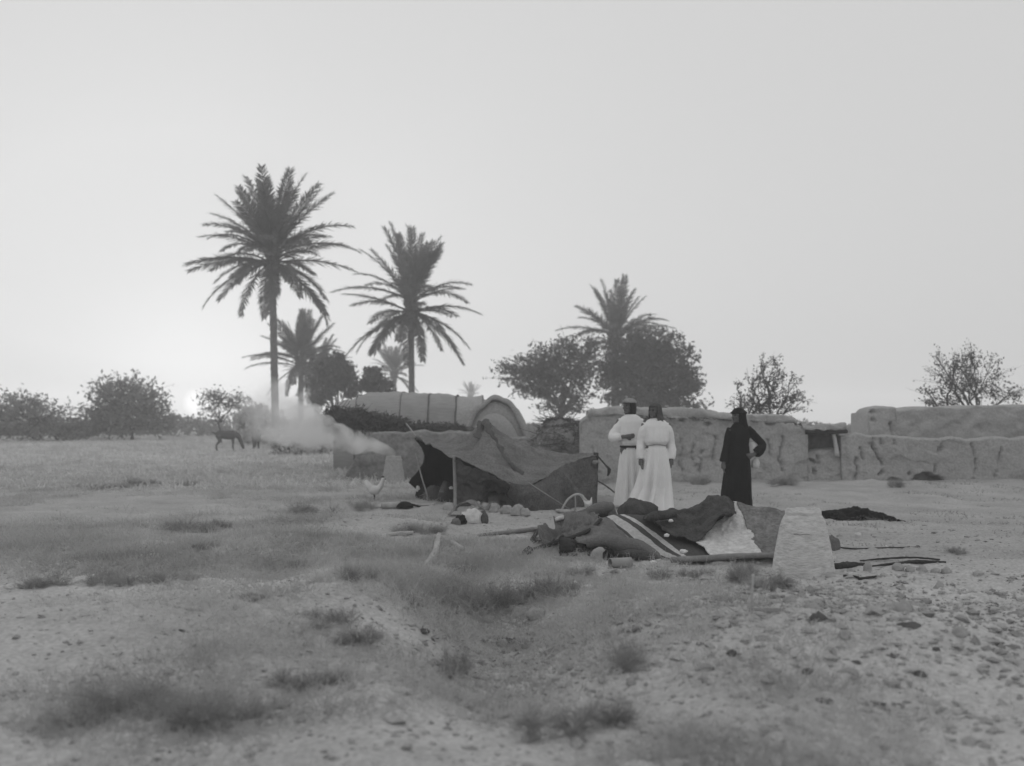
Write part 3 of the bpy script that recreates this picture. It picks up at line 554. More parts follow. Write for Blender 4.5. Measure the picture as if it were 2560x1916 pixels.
tree_px('bush', 'large loose bush on the far left horizon', 'bush', 310, 66, [(310, 1000, 70, 48), (270, 1000, 48, 50), (360, 1000, 44, 50), (300, 1060, 110, 36), (390, 1030, 34, 40), (240, 1040, 40, 40), (330, 965, 40, 26), (410, 1065, 40, 26), (210, 1070, 30, 28)], 4200, 6, M['leaf_glare'], 27, trunk_r=.14, fork=.25, multi=3, spread=.6, twig=.8, twig_w=.022)
tree_px('bush', 'broad dark bush at the left edge of the field', 'bush', 110, 62, [(120, 1050, 80, 44), (60, 1030, 60, 52), (170, 1075, 50, 26), (10, 1050, 60, 46), (-60, 1040, 70, 60)], 3600, 6, M['leaf_glare'], 28, trunk_r=.14, fork=.25, multi=3, spread=.6, twig=.7, twig_w=.022)
tree_px('tree', 'thin spindly tree in front of the low sun', 'tree', 553, 58, [(550, 1000, 44, 28), (530, 985, 30, 16), (580, 1010, 28, 24), (555, 1048, 34, 14), (520, 1020, 26, 16), (600, 1000, 26, 18)], 420, 5, M['leaf_glare'], 29, trunk_r=.06, fork=.55, spread=.8, twig=.9, twig_w=.016)
tree_px('bush', 'pale hazy bush under the tall palm beside the grazing animals', 'bush', 645, 56, [(620, 1060, 34, 36), (660, 1050, 36, 34), (690, 1070, 34, 34), (640, 1090, 60, 24), (620, 1035, 20, 22), (650, 1035, 26, 22)], 3600, 5.5, M['leaf_dry'], 30, trunk_r=.08, fork=.25, multi=3, spread=.6, twig=.6, twig_w=.016)
tree_px('bush', 'dusty low bush half hidden in the smoke', 'bush', 770, 42, [(720, 1110, 44, 32), (770, 1115, 48, 34), (820, 1130, 44, 26), (690, 1125, 30, 24), (860, 1145, 34, 16)], 4200, 5, M['leaf_dry'], 31, trunk_r=.06, fork=.2, multi=3, spread=.6, twig=.5)
# far hedge: one mass on the horizon
rng = np.random.default_rng(5); hb = MB(); n = 26000
hx = rng.uniform(-70, 70, n); hy = 78 + rng.standard_normal(n)*3; ht = .45 + .55*(fbm(hx*.16, 0, 3, 4, 8)*1.4+.5)
hz = gz(hx, hy) + rng.random(n)**.7*ht*1.4; hb.add(*leaves(np.stack([hx, hy, hz], -1), .22, rng))
tag(hb.build('hedge', M['leaf_glare'], None, False), 'far belt of low scrub along the horizon of the field', 'scrub', kind='stuff')
# cut thorn brush heaped on the low wall and mound beside the arched hut
def brush(name, label, items, Yd, n, leaf_px, mat, seed, depth=.8):
    rng = np.random.default_rng(seed); t = MB(); l = MB(); s = Yd/FPX; base = Vector((wx(items[0][0], Yd), Yd, wz(items[0][1]+items[0][3], Yd)))
    for px, py, rx, ry in items:
        c = P(px, py, Yd); r = np.array([rx*s, depth*(rx+ry)/2*s, ry*s]); k = int(n/len(items)); d = rng.standard_normal((k, 3)); d /= np.linalg.norm(d, axis=1)[:, None]; p = c + d*r*rng.random((k, 1))**.4
        t.add(*ribbons(p, p + rng.standard_normal((k, 3))*r*.32, .012, rng)); l.add(*leaves(p + rng.standard_normal((k, 3))*.05, leaf_px*s, rng))
    e = empty(name, base); tag(e, label, 'brushwood'); a = child(l.build('leaf_mass', mat, None, False), e); child(t.build('twig_mass', M['bark'], None, False), e)
    for c in e.children: c['kind'] = 'stuff'
    return e
brush('brush_heap', 'dark thorn brush heaped on the low wall below the reed hut', [(840, 1050, 34, 34), (890, 1050, 44, 30), (940, 1055, 40, 24), (985, 1062, 40, 18), (1050, 1072, 40, 12), (1110, 1072, 60, 10)], 27.5, 5200, 5, M['scrub_dark'], 71)

YB = 25.3
bm_ = empty('brush_hut', (wx(1400, YB), YB, 0)); tag(bm_, 'dark rounded earth and brush mound between the arched hut and the long wall', 'mound')
th_, ph_ = np.meshgrid(np.linspace(0, math.pi/2, 30), np.linspace(0, 2*math.pi, 64, endpoint=False), indexing='ij')
ex, ez = .80, wz(1047, YB); k = 1 + .10*fbm(np.cos(ph_)*2, np.sin(ph_)*2, th_*3, 4, 81)
V = np.stack([wx(1404, YB)+ex*1.05*np.cos(th_)**.7*np.cos(ph_)*k, YB+.9+.9*np.cos(th_)**.7*np.sin(ph_)*k, ez*np.sin(th_)*k-.02], -1).reshape(-1, 3)
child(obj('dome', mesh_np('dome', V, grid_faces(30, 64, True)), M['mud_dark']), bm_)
rng = np.random.default_rng(82); n = 900; th1 = rng.uniform(.1, 1.5, n); ph1 = rng.uniform(math.pi, 2*math.pi, n); p = np.stack([wx(1404, YB)+ex*1.06*np.cos(th1)**.7*np.cos(ph1), YB+.9+.92*np.cos(th1)**.7*np.sin(ph1), ez*1.01*np.sin(th1)], -1)
tb = MB(); tb.add(*ribbons(p, p + rng.standard_normal((n, 3))*np.array([.22, .06, .10]), .010, rng)); child(tb.build('twig_mass', M['scrub_dark'], None, False), bm_); bm_.children[-1]['kind'] = 'stuff'

# ------------------------------------------------------------------ black goat-hair tent
tent = empty('tent', G(1260, 1285)); tag(tent, 'low black goat-hair tent sagging between poles with its left end open', 'tent')
A_ = [(1040, 1090, 19.4), (1070, 1097, 19.2), (1110, 1099, 18.9), (1150, 1093, 18.6), (1180, 1083, 18.3), (1213, 1055, 18.0), (1260, 1086, 18.0), (1310, 1110, 18.1), (1370, 1128, 18.2), (1430, 1137, 18.2), (1490, 1136, 18.1)]
B_ = [(1040, 1092, 19.35), (1075, 1113, 18.4), (1105, 1131, 17.4), (1135, 1146, 16.4), (1180, 1166, 16.35), (1230, 1186, 16.3), (1280, 1208, 16.2), (1335, 1212, 16.2), (1400, 1170, 17.1), (1450, 1150, 17.6), (1492, 1141, 17.9)]
A3 = np.array([P(*p) for p in A_]); B3 = np.array([P(*p) for p in B_])
m1, m2 = A3*.66+B3*.34, A3*.34+B3*.66; sag = np.array([0, .2, .45, .7, .8, .2, .8, 1, .9, .6, .1])[:, None]*np.array([0, .05, -.06]); m1 = m1+sag; m2 = m2+sag
roof_grid = [A3, m1, m2, B3]
child(cloth('roof_cloth', roof_grid, M['goat_hair'], 50, 130, amp=.055, freq=2.4, seed=91, fine=.35, thick=.012, edge=.02), tent)
def roofpt(u, v):   # u 0..3 across, v 0..10 along
    a = catmull(np.array(roof_grid), 61)[int(round(u/3*60))]; return catmull(a, 201)[int(round(v/10*200))]
def strip(name, uvs, w, mat, seed):
    p = np.array([roofpt(u, v) for u, v in uvs]); t = np.gradient(p, axis=0); t /= np.linalg.norm(t, axis=1)[:, None]; sd = np.cross(t, np.array([0, -.8, .6])); sd /= np.linalg.norm(sd, axis=1)[:, None]; off = np.array([0, -.035, .03])
    return child(cloth(name, [p-sd*w+off, p+off*1.4, p+sd*w+off], mat, 8, 60, amp=.04, freq=5, seed=seed, thick=.012, edge=.06), tent)
strip('seam_strip', ((.05, 5.0), (.5, 5.15), (1.0, 5.45), (1.5, 5.8), (1.9, 6.2), (2.2, 6.7)), .045, M['goat_dark'], 2)
strip('ridge_patch', ((.1, 4.85), (.5, 4.6), (.9, 4.5)), .08, M['goat_dark'], 3)
# hanging front curtain, ragged and lifted in the middle
Bf = np.array([P(*p) for p in B_[3:]]) + np.array([0, .03, -.01])
Cf = np.array([P(*p) for p in [(1142, 1276, 16.5), (1186, 1270, 16.6), (1222, 1226, 16.7), (1268, 1244, 16.6), (1322, 1290, 16.25), (1385, 1290, 16.5), (1440, 1272, 17.2), (1488, 1262, 17.8)]])
cm = Bf*.5+Cf*.5 + np.array([0, .06, 0])
child(cloth('front_curtain', [Bf[:4], cm[:4], Cf[:4]], M['goat_dark'], 46, 80, amp=.09, freq=3.2, seed=92, thick=.012, edge=.05, ridged=True), tent)  # same tent cloth in a darker colour that stands for its shade
Bs, Cs = Bf[3:]+np.array([0, -.02, .015]), Cf[3:]; q = np.array([[.25, -.06, 0], [.25, -.10, 0], [.1, -.1, 0], [0, -.05, 0], [0, 0, 0]])*np.array([0, 1, 0])
child(cloth('side_curtain', [Bs, Bs*.7+Cs*.3+q, Bs*.35+Cs*.65+q*.6, Cs], M['goat_half_lit'], 50, 90, amp=.07, freq=2.6, seed=93, thick=.012, edge=.03), tent)  # cloth colour raised towards the roof's, painting in the light on this half
D_ = [(1041, 1093, 19.5), (1070, 1104, 20.0), (1110, 1112, 20.4), (1150, 1114, 20.6), (1190, 1114, 20.7), (1235, 1112, 20.8), (1280, 1118, 20.8), (1330, 1125, 20.7), (1370, 1130, 20.6), (1420, 1138, 20.4), (1468, 1142, 20.2)]
D3 = np.array([P(*p) for p in D_]); child(cloth('back_roof', [A3+np.array([0, .03, -.02]), (A3+D3)/2+np.array([0, 0, -.06]), D3], M['goat_hair'], 24, 90, amp=.04, freq=2.5, seed=95, thick=.012), tent)
E_ = [(1022, 1207, 19.2), (1060, 1238, 19.9), (1105, 1244, 20.3), (1150, 1243, 20.5), (1190, 1243, 20.6), (1240, 1240, 20.7), (1290, 1240, 20.7), (1330, 1240, 20.6), (1370, 1241, 20.5), (1420, 1242, 20.3), (1466, 1243, 20.1)]
E3 = np.array([P(*p) for p in E_]); mid = np.array([P(*((1062, 1140, 19.45))), *(D3[1:]*.55+E3[1:]*.45)]); mid2 = np.array([P(1048, 1176, 19.3), *(D3[1:]*.25+E3[1:]*.75)])
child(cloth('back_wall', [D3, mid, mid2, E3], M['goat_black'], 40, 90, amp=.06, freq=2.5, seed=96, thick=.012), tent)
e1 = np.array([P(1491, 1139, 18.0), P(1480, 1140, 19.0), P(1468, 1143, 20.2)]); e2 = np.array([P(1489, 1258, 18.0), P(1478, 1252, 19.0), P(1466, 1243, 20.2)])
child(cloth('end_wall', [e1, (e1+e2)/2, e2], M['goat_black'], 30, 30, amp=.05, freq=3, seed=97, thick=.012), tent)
def stick(name, pts, r, mat, parent=None, n=14, sides=8, jit=.06, seed=0):
    o = obj(name, mesh_np(name, *tube(pts, r, sides, n, jitter=jit, seed=seed)), mat); return child(o, parent) if parent else o
stick('front_pole', [P(1135, 1140, 16.4), P(1137, 1200, 16.42), G(1138, 1278)], [.024, .027, .028], M['wood_grey'], tent)
stick('end_pole', [P(1490, 1132, 17.95), P(1487, 1200, 17.9), P(1485, 1262, 17.85)], [.045, .05, .05], M['wood_dark'], tent)
stick('centre_pole', [P(1213, 1060, 18.05), P(1213, 1255, 18.05)], [.04, .05], M['wood_grey'], tent)
stick('leaning_pole', [P(1040, 1135, 18.9), P(1052, 1185, 18.4), P(1066, 1232, 18.0), P(1072, 1256, 17.9)], [.012, .015], M['wood_grey'], tent)
stick('front_rope', [P(1322, 1207, 16.15), P(1375, 1242, 15.9), G(1436, 1281)], .0075, M['rope'], tent, jit=.1)
stick('back_rope', [P(1040, 1091, 19.4), P(1024, 1070, 20.2), P(1016, 1060, 20.6)], .014, M['rope'], tent)
stick('end_rope', [P(1492, 1138, 17.95), P(1504, 1152, 17.9), P(1518, 1168, 17.85), P(1524, 1176, 17.85)], [.018, .012, .018, .032], M['rope_dark'], tent, jit=.15)
stick('rope_end', [P(1523, 1172, 17.85), P(1522, 1182, 17.85), P(1519, 1190, 17.85)], [.035, .025, .015], M['rope_dark'], tent, jit=.15)
stick('guy_rope', [P(1493, 1202, 17.9), P(1516, 1216, 17.6), P(1542, 1236, 17.3)], .012, M['rope_dark'], tent)
stick('knot', [P(1478, 1160, 17.85), P(1486, 1157, 17.8), P(1496, 1155, 17.85)], [.02, .035, .02], M['rope'], tent, jit=.2)

# lumps: sacks, bundles, stones share one shaper
def lump(name, c, r, mat, seed, rough=.22, freq=2.2, flat=.35, rz=0.0, nu=28, nv=18, folds=0.0, parent=None):
    th = np.linspace(0, math.pi, nv)[:, None]; ph = np.linspace(0, 2*math.pi, nu, endpoint=False)[None]
    d = np.stack([np.sin(th)*np.cos(ph), np.sin(th)*np.sin(ph), np.cos(th)*np.ones_like(ph)], -1); k = 1 + rough*fbm(d[..., 0]*freq+seed*3.1, d[..., 1]*freq, d[..., 2]*freq, 4, seed)*1.6
    if folds: k = k + folds*np.sin(ph*7 + 3*fbm(d[..., 2]*3, d[..., 0]*2, seed, 2, seed))*np.sin(th)
    V = d*k[..., None]; V[..., 2] = np.maximum(V[..., 2], -flat - .05*fbm(d[..., 0]*3, d[..., 1]*3, 0, 2, seed)); V = (V.reshape(-1, 3)*np.asarray(r)) @ rotz(rz).T
    V[:, 2] -= V[:, 2].min(); me = mesh_np(name, V, grid_faces(nv, nu, True)[:, ::-1]); o = obj(name, me, mat, None, c)
    return o
def lump_px(name, px, py, wpx, hpx, mat, seed, label, cat, group=None, Yd=None, dep=.8, **k):
    """px,py: bottom centre in the photo"""
    c = G(px, py) if Yd is None else P(px, py, Yd); s = c[1]/FPX
    o = lump(name, (c[0], c[1], c[2]-.01), (wpx/2*s, wpx/2*s*dep, hpx*s/1.3), mat, seed, **k); return tag(o, label, cat, group)
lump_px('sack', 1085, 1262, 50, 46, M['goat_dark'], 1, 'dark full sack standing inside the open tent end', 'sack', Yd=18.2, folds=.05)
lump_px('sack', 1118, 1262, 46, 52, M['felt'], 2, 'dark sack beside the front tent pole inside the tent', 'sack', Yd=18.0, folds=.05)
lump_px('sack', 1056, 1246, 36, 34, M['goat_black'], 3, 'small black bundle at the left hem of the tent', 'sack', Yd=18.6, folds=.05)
lump_px('cloth_bundle', 1045, 1228, 11, 13, M['cream'], 4, 'small white cloth bundle tucked inside the left tent hem', 'bundle', Yd=18.55, folds=.08)
lump_px('cloth_bundle', 1104, 1230, 12, 8, M['canvas'], 5, 'little pale bundle lying on the dark sacks inside the tent', 'bundle', Yd=17.75, folds=.08)
lump_px('cloth_bundle', 1128, 1222, 10, 7, M['cream'], 6, 'tiny pale rag hanging behind the front tent pole', 'rag', Yd=17.8, folds=.08)
lump_px('stone_block', 1122, 1276, 32, 20, M['stone'], 7, 'pale squarish stone at the foot of the front tent pole', 'stone', rough=.12)
for i, (px, py, w, h) in enumerate([(1190, 1272, 26, 18), (1212, 1274, 24, 16), (1238, 1280, 30, 20), (1265, 1284, 32, 22), (1294, 1288, 34, 26), (1312, 1289, 26, 18), (1242, 1262, 40, 12), (1176, 1282, 20, 14)]):
    lump_px('stone', px, py, w, h, M['stone'], 10+i, 'rounded stone weighing down the front hem of the tent', 'stone', 'stones along the tent hem', rough=.3, freq=2.6)
lump_px('sack', 1178, 1308, 50, 34, M['cream'], 31, 'pale stuffed sack on the ground in front of the tent', 'sack', folds=.09, rough=.35)
lump_px('sack', 1152, 1310, 30, 22, M['goat_black'], 32, 'small black bag left of the pale stuffed sack', 'bag', folds=.06)
lump_px('sack', 1208, 1308, 26, 30, M['goat_dark'], 33, 'dark bag right of the pale stuffed sack', 'bag', folds=.06)
lump_px('sack', 1140, 1312, 24, 16, M['blanket'], 35, 'small grey bundle left end of the sacks before the tent', 'bundle', folds=.06)
c = G(1170, 1292); g = [[c+np.array([dx, dy, z]) for dx, z in ((-.28, .02), (-.12, .17), (.05, .19), (.22, .10))] for dy in (.28, .12, -.02)]
tag(cloth('rag', g, M['canvas'], 24, 30, amp=.05, freq=7, seed=37), 'crumpled grey cloth thrown over the pale stuffed sack', 'cloth')
# dark basin and the pale log beside it
c = G(1012, 1270); s = c[1]/FPX; bw_ = empty('basin', c); tag(bw_, 'overturned dark round basin left of the tent opening', 'basin')
t = np.linspace(0, 1, 12); pr = np.stack([np.cos(t*math.pi/2)*.13+.005, np.sin(t*math.pi/2)*.10], -1); ph = np.linspace(0, 2*math.pi, 28, endpoint=False)
V = np.stack([pr[:, :1]*np.cos(ph), pr[:, :1]*np.sin(ph), pr[:, 1:]*np.ones(28)], -1).reshape(-1, 3); obj('bowl', mesh_np('bowl', V, grid_faces(12, 28, True)), M['soot'], bw_)
hl = stick('handle', [c+np.array([.11, -.03, .05]), c+np.array([.2, -.05, .03]), c+np.array([.27, -.06, .01])], [.02, .012], M['soot']); child(hl, bw_)
def log(label, pts, r, mat, name='log', cat='log', lift=.8, group=None, n=16, jit=.07, seed=0, sides=9):
    q = [G(*p) if len(p) == 2 else P(*p) for p in pts]; r_ = np.interp(np.linspace(0, 1, len(q)), np.linspace(0, 1, len(np.atleast_1d(r))), np.atleast_1d(r)); q = [a+np.array([0, 0, k*lift]) for a, k in zip(q, r_)]
    return tag(stick(name, q, r_, mat, None, n, sides, jit, seed), label, cat, group)
log('short pale log lying left of the dark basin', [(955, 1272), (1003, 1270)], [.05, .055], M['stone'])
log('thin pale stick on the ground inside the tent mouth', [(1038, 1266), (1085, 1264)], [.02, .015], M['wood'], 'stick', 'stick')
# bent hoop of a cradle or saddle frame
hp = empty('wooden_hoop', G(1440, 1283)); tag(hp, 'pale bent wooden hoop frame standing before the right tent corner', 'hoop')
stick('hoop', [P(1400, 1284, 15.9), P(1408, 1268, 15.9), P(1420, 1249, 15.9), P(1438, 1237, 15.9), P(1452, 1238, 15.9), P(1462, 1250, 15.9), P(1472, 1262, 15.9)], [.014, .016, .016, .017, .02, .028, .02], M['wood'], hp, 30)
stick('crossbar', [P(1438, 1240, 15.9), P(1439, 1262, 15.85), P(1437, 1284, 15.8)], [.012, .009], M['wood_grey'], hp)
g = [[P(1456, 1244, 15.9), P(1472, 1252, 15.9), P(1480, 1243, 15.9)], [P(1460, 1258, 15.85), P(1470, 1262, 15.82), P(1480, 1258, 15.85)], [P(1462, 1272, 15.9), P(1470, 1276, 15.9), P(1478, 1272, 15.9)]]
child(cloth('cloth_wrap', g, M['cream'], 16, 16, amp=.02, freq=8, seed=41), hp)
log('pale slack stick lying at the foot of the wooden hoop', [(1392, 1280), (1415, 1283), (1440, 1282)], [.025, .03, .02], M['wood'], 'stick', 'stick')

# ------------------------------------------------------------------ heap of rugs, cloths and poles
def g3(rows, z=None): return [[P(*p) for p in r] for r in rows]
tag(cloth('striped_rug', g3([[(1500, 1325, 11.75), (1540, 1322, 11.75), (1590, 1322, 11.75), (1650, 1325, 11.75)], [(1500, 1299, 11.3), (1540, 1288, 11.3), (1585, 1286, 11.3), (1645, 1292, 11.3)],
    [(1531, 1322, 11.0), (1582, 1314, 11.0), (1636, 1313, 11.0), (1700, 1319, 11.0)], [(1572, 1358, 10.7), (1630, 1349, 10.7), (1684, 1346, 10.7), (1744, 1352, 10.7)],
    [(1625, 1391, 10.4), (1676, 1382, 10.4), (1722, 1377, 10.4), (1772, 1379, 10.4)], [(1716, 1415, 9.98), (1722, 1407, 10.02), (1748, 1401, 10.1), (1795, 1397, 10.18)]]),
    M['stripes'], 90, 90, amp=.022, freq=4, seed=101, thick=.012), 'dark woven rug with two pale stripes draped over the heap', 'rug')
tag(cloth('sacking', g3([[(1625, 1325, 11.7), (1665, 1328, 11.7), (1715, 1328, 11.7), (1760, 1328, 11.7), (1795, 1328, 11.7), (1830, 1328, 11.7)],
    [(1612, 1290, 11.05), (1660, 1282, 11.1), (1712, 1277, 11.1), (1755, 1262, 11.15), (1790, 1238, 11.2), (1830, 1256, 11.1)],
    [(1616, 1299, 10.9), (1665, 1300, 10.85), (1715, 1298, 10.85), (1760, 1286, 10.85), (1800, 1270, 10.85), (1838, 1274, 10.85)],
    [(1628, 1305, 10.8), (1675, 1322, 10.7), (1725, 1324, 10.65), (1766, 1310, 10.65), (1806, 1294, 10.7), (1840, 1288, 10.72)],
    [(1645, 1309, 10.7), (1690, 1336, 10.55), (1736, 1350, 10.45), (1766, 1331, 10.5), (1802, 1306, 10.6), (1838, 1294, 10.65)]]),
    M['felt'], 100, 130, amp=.10, freq=3.2, seed=102, thick=.014, edge=.06, fine=.55), 'crumpled dark frayed sacking on top of the heap beside the pale hide', 'cloth')
log('dark rolled sack lying across the striped rug below the white skirts', [(1616, 1298, 10.75), (1640, 1290, 10.72), (1690, 1286, 10.78)], [.015, .05, .055, .03], M['felt'], 'rolled_sack', 'sack', 0, seed=4, jit=.1)
tag(cloth('pale_hide', g3([[(1828, 1254, 11.2), (1840, 1255, 11.2), (1852, 1261, 11.2)], [(1812, 1290, 10.93), (1842, 1288, 10.93), (1866, 1291, 10.93)], [(1752, 1323, 10.72), (1815, 1325, 10.72), (1877, 1328, 10.72)],
    [(1738, 1350, 10.5), (1812, 1356, 10.48), (1886, 1358, 10.48)], [(1765, 1378, 10.3), (1830, 1378, 10.3), (1898, 1378, 10.3)], [(1782, 1395, 10.2), (1845, 1393, 10.2), (1910, 1392, 10.2)]]),
    M['white_hide'], 70, 60, amp=.035, freq=5, seed=103, thick=.012, edge=.03), 'stiff off-white hide patch spread on the front of the heap', 'hide')
tag(cloth('grey_canvas', g3([[(1850, 1325, 11.9), (1890, 1325, 11.9), (1930, 1325, 11.8), (1980, 1325, 11.7)], [(1845, 1256, 11.2), (1885, 1267, 11.2), (1925, 1273, 11.15), (1975, 1281, 11.1)], [(1858, 1295, 10.92), (1895, 1300, 10.9), (1930, 1305, 10.88), (1976, 1310, 10.85)],
    [(1876, 1345, 10.58), (1905, 1348, 10.56), (1935, 1350, 10.54), (1980, 1352, 10.5)], [(1904, 1393, 10.24), (1925, 1393, 10.22), (1945, 1393, 10.2), (1985, 1394, 10.2)]]),
    M['canvas'], 70, 60, amp=.05, freq=4.5, seed=104, thick=.012, edge=.02), 'stained grey canvas at the right end of the heap behind the clay oven', 'cloth')
o = lump('rolled_blanket', P(1592, 1316, 11.9), (.22, .24, .20), M['felt'], 51, rough=.22, flat=.5, folds=.04); tag(o, 'round dark hump of blanket behind the striped rug at the women\'s feet', 'blanket')
tag(cloth('grey_blanket', g3([[(1500, 1322, 11.5), (1520, 1320, 11.5), (1560, 1325, 11.5)], [(1478, 1310, 11.05), (1506, 1301, 11.1), (1540, 1315, 11.05)], [(1445, 1334, 10.85), (1492, 1324, 10.85), (1568, 1352, 10.75)], [(1440, 1350, 10.75), (1490, 1352, 10.65), (1590, 1380, 10.5)], [(1445, 1358, 10.72), (1490, 1368, 10.6), (1600, 1395, 10.35)]]),
    M['blanket'], 60, 60, amp=.05, freq=4, seed=105, thick=.014, ridged=True), 'folded grey blanket under the left edge of the striped rug', 'blanket')
for i, (pts, r, lab) in enumerate([([(1468, 1357, 10.62), (1520, 1352, 10.55), (1570, 1368, 10.45), (1625, 1388, 10.35)], [.05, .065, .075, .06], 'upper thick roll of grey rug poking out under the striped rug'),
                                   ([(1546, 1362, 10.42), (1590, 1368, 10.36), (1630, 1386, 10.3), (1650, 1398, 10.25)], [.075, .08, .06, .03], 'broad rounded rug roll in front of the grey blanket'),
                                   ([(1536, 1388, 10.25), (1580, 1386, 10.22), (1625, 1396, 10.2), (1648, 1402, 10.2)], [.02, .05, .045, .03], 'lowest dark rug roll touching the ground by the tin cylinder')]):
    tag(stick('rolled_rug', [P(*p) for p in pts], r, M['blanket'] if i < 2 else M['felt'], None, 30, 16, .03, i), lab, 'rug', 'rolled rugs in the heap')
tag(cloth('crumpled_cloth', g3([[(1400, 1318, 12.1), (1440, 1312, 12.1), (1500, 1312, 12.0)], [(1392, 1306, 11.7), (1440, 1294, 11.6), (1500, 1299, 11.5)], [(1368, 1320, 11.35), (1430, 1311, 11.3), (1488, 1313, 11.2)], [(1348, 1332, 11.15), (1410, 1334, 11.1), (1466, 1336, 10.95)], [(1356, 1344, 11.0), (1408, 1352, 10.85), (1452, 1352, 10.8)]]),
    M['blanket'], 90, 90, amp=.13, freq=4, seed=106, fine=.5, thick=.014, ridged=True, edge=.05), 'crumpled grey heap of cloth at the left end of the pile', 'cloth')
tag(stick('rolled_rug', [P(1425, 1290, 12.2), P(1460, 1284, 12.2), P(1500, 1272, 12.2), P(1528, 1268, 12.3)], [.02, .05, .075, .06], M['blanket'], None, 24, 14, .05, 7), 'long grey rug roll lying behind the crumpled cloth', 'rug', 'rolled rugs in the heap')
tag(stick('rolled_rug', [P(1430, 1296, 11.9), P(1470, 1293, 11.85), P(1520, 1291, 11.8)], [.02, .035, .03], M['goat_black'], None, 20, 10, .08, 8), 'thin black rolled cloth along the back of the heap', 'cloth')
lump_px('sack', 1520, 1300, 46, 34, M['blanket'], 57, 'lumpy grey pack behind the crest of the striped rug', 'pack', Yd=12.3, folds=.05)
tag(stick('cloth_roll', [P(1388, 1300, 11.6), P(1405, 1295, 11.6), P(1424, 1293, 11.6)], [.022, .026, .012], M['cream'], None, 12, 10, .15, 9), 'short pale cloth roll on the crumpled grey heap', 'cloth')
lump_px('sack', 1496, 1398, 42, 30, M['stone'], 58, 'pale rounded lump at the front of the heap', 'sack', rough=.15)
lump_px('sack', 1524, 1398, 32, 28, M['goat_black'], 59, 'shiny black wrinkled bag beside the pale rounded lump', 'bag', folds=.1)
c = G(1398, 1388); bk = empty('basket', c); tag(bk, 'broken dark basket lying on its side at the front of the heap', 'basket')
a = np.linspace(.4, 2*math.pi-.6, 26); V = []
for r, off in ((.085, 0), (.08, .09), (.06, .16), (.05, .16), (.07, .09), (.075, 0)): V.append(np.stack([np.full(26, off)+.008*np.sin(a*9), r*.8*np.cos(a), r*np.sin(a)+.08], -1))
obj('shell', mesh_np('shell', np.array(V).reshape(-1, 3), grid_faces(6, 26)), M['wood_dark'], bk)
rng = np.random.default_rng(12)
for i in range(26):
    px, py = rng.uniform(1405, 1500), rng.uniform(1368, 1392); q = G(px, py); r = rng.uniform(.015, .04)
    o = lump('rubbish_scrap', q, (r*1.5, r, r*.7), [M['felt'], M['stone'], M['blanket'], M['wood_dark']][i % 4], 60+i, rough=.4, nu=12, nv=8); tag(o, 'small scrap of rubbish spilling from the broken basket', 'scrap', 'scraps by the basket')
log('long dark gnarled pole leaning up onto the striped rug', [(1312, 1384), (1350, 1370, 10.75), (1405, 1352, 10.78), (1470, 1328, 10.85), (1503, 1298, 11.05)], [.03, .024, .026, .02, .016], M['wood_dark'], 'pole', 'pole', 0, seed=3, jit=.12, n=30)
log('knotted dark twig tangle at the foot of the gnarled pole', [(1308, 1388), (1322, 1376), (1330, 1386), (1318, 1392)], [.012, .016, .01], M['wood_dark'], 'twig', 'stick', 1.5, seed=5, jit=.2)
log('long pale pole on the ground pointing at the heap from the left', [(1195, 1342), (1275, 1336), (1352, 1327)], [.018, .026, .03], M['wood_grey'], 'pole', 'pole')
log('long straight pole along the front foot of the heap', [(1678, 1400, 10.0), (1760, 1396, 10.05), (1850, 1390, 10.1), (1935, 1388, 10.15)], [.03, .03, .028, .025], M['wood_grey'], 'pole', 'pole', 0)
log('curved bent stick loop left of the basket', [(1345, 1330), (1338, 1345), (1332, 1360), (1352, 1364), (1390, 1362)], [.02, .024, .026, .02], M['wood_dark'], 'stick', 'stick', 1.2, n=24)
log('pale peeled stick beside the curved bent stick', [(1340, 1352), (1370, 1346), (1412, 1348)], [.018, .022, .01], M['wood'], 'stick', 'stick', 1.5)
for px, py, Yd, r, lab in ((1667, 1343, 10.50, .035, 'white fluff of wool caught on the middle of the dark rug'), (1708, 1385, 10.14, .045, 'white scrap of wool near the lower edge of the dark rug'), (1632, 1412, 10.0, .04, 'white pebble-like scrap left of the lower rug corner'), (1677, 1306, 10.6, .03, 'pale rag scrap under the dark rolled sack')):
    o = lump('wool_scrap', P(px, py, Yd), (r*.75, r*.5, r*.5), M['white_cloth'], int(px), rough=.4, freq=2.5, flat=.95, nu=18, nv=12); tag(o, lab, 'wool scrap')
# hollow tin cylinder
c = (G(1522, 1422)+G(1580, 1420))/2; tn = empty('tin_cylinder', c); tag(tn, 'hollow tin cylinder lying on its side before the heap', 'cylinder')
ph = np.linspace(0, 2*math.pi, 32, endpoint=False); rr, hl = .046, .105; V = []
for x, r in ((-hl, rr-.004), (-hl, rr), (0, rr), (hl, rr), (hl, rr-.004), (0, rr-.005), (-hl, rr-.004)): V.append(np.stack([np.full(32, x), r*np.cos(ph), r*np.sin(ph)+rr], -1))
ob = obj('tube', mesh_np('tube', np.array(V).reshape(-1, 3) @ rotz(.35).T, grid_faces(7, 32, True)), M['tin'], tn)
V, F = ellipsoid((hl*.9, 0, rr), (.004, rr-.005, rr-.005)); obj('base', mesh_np('base', V @ rotz(.35).T, F), M['soot'], tn)

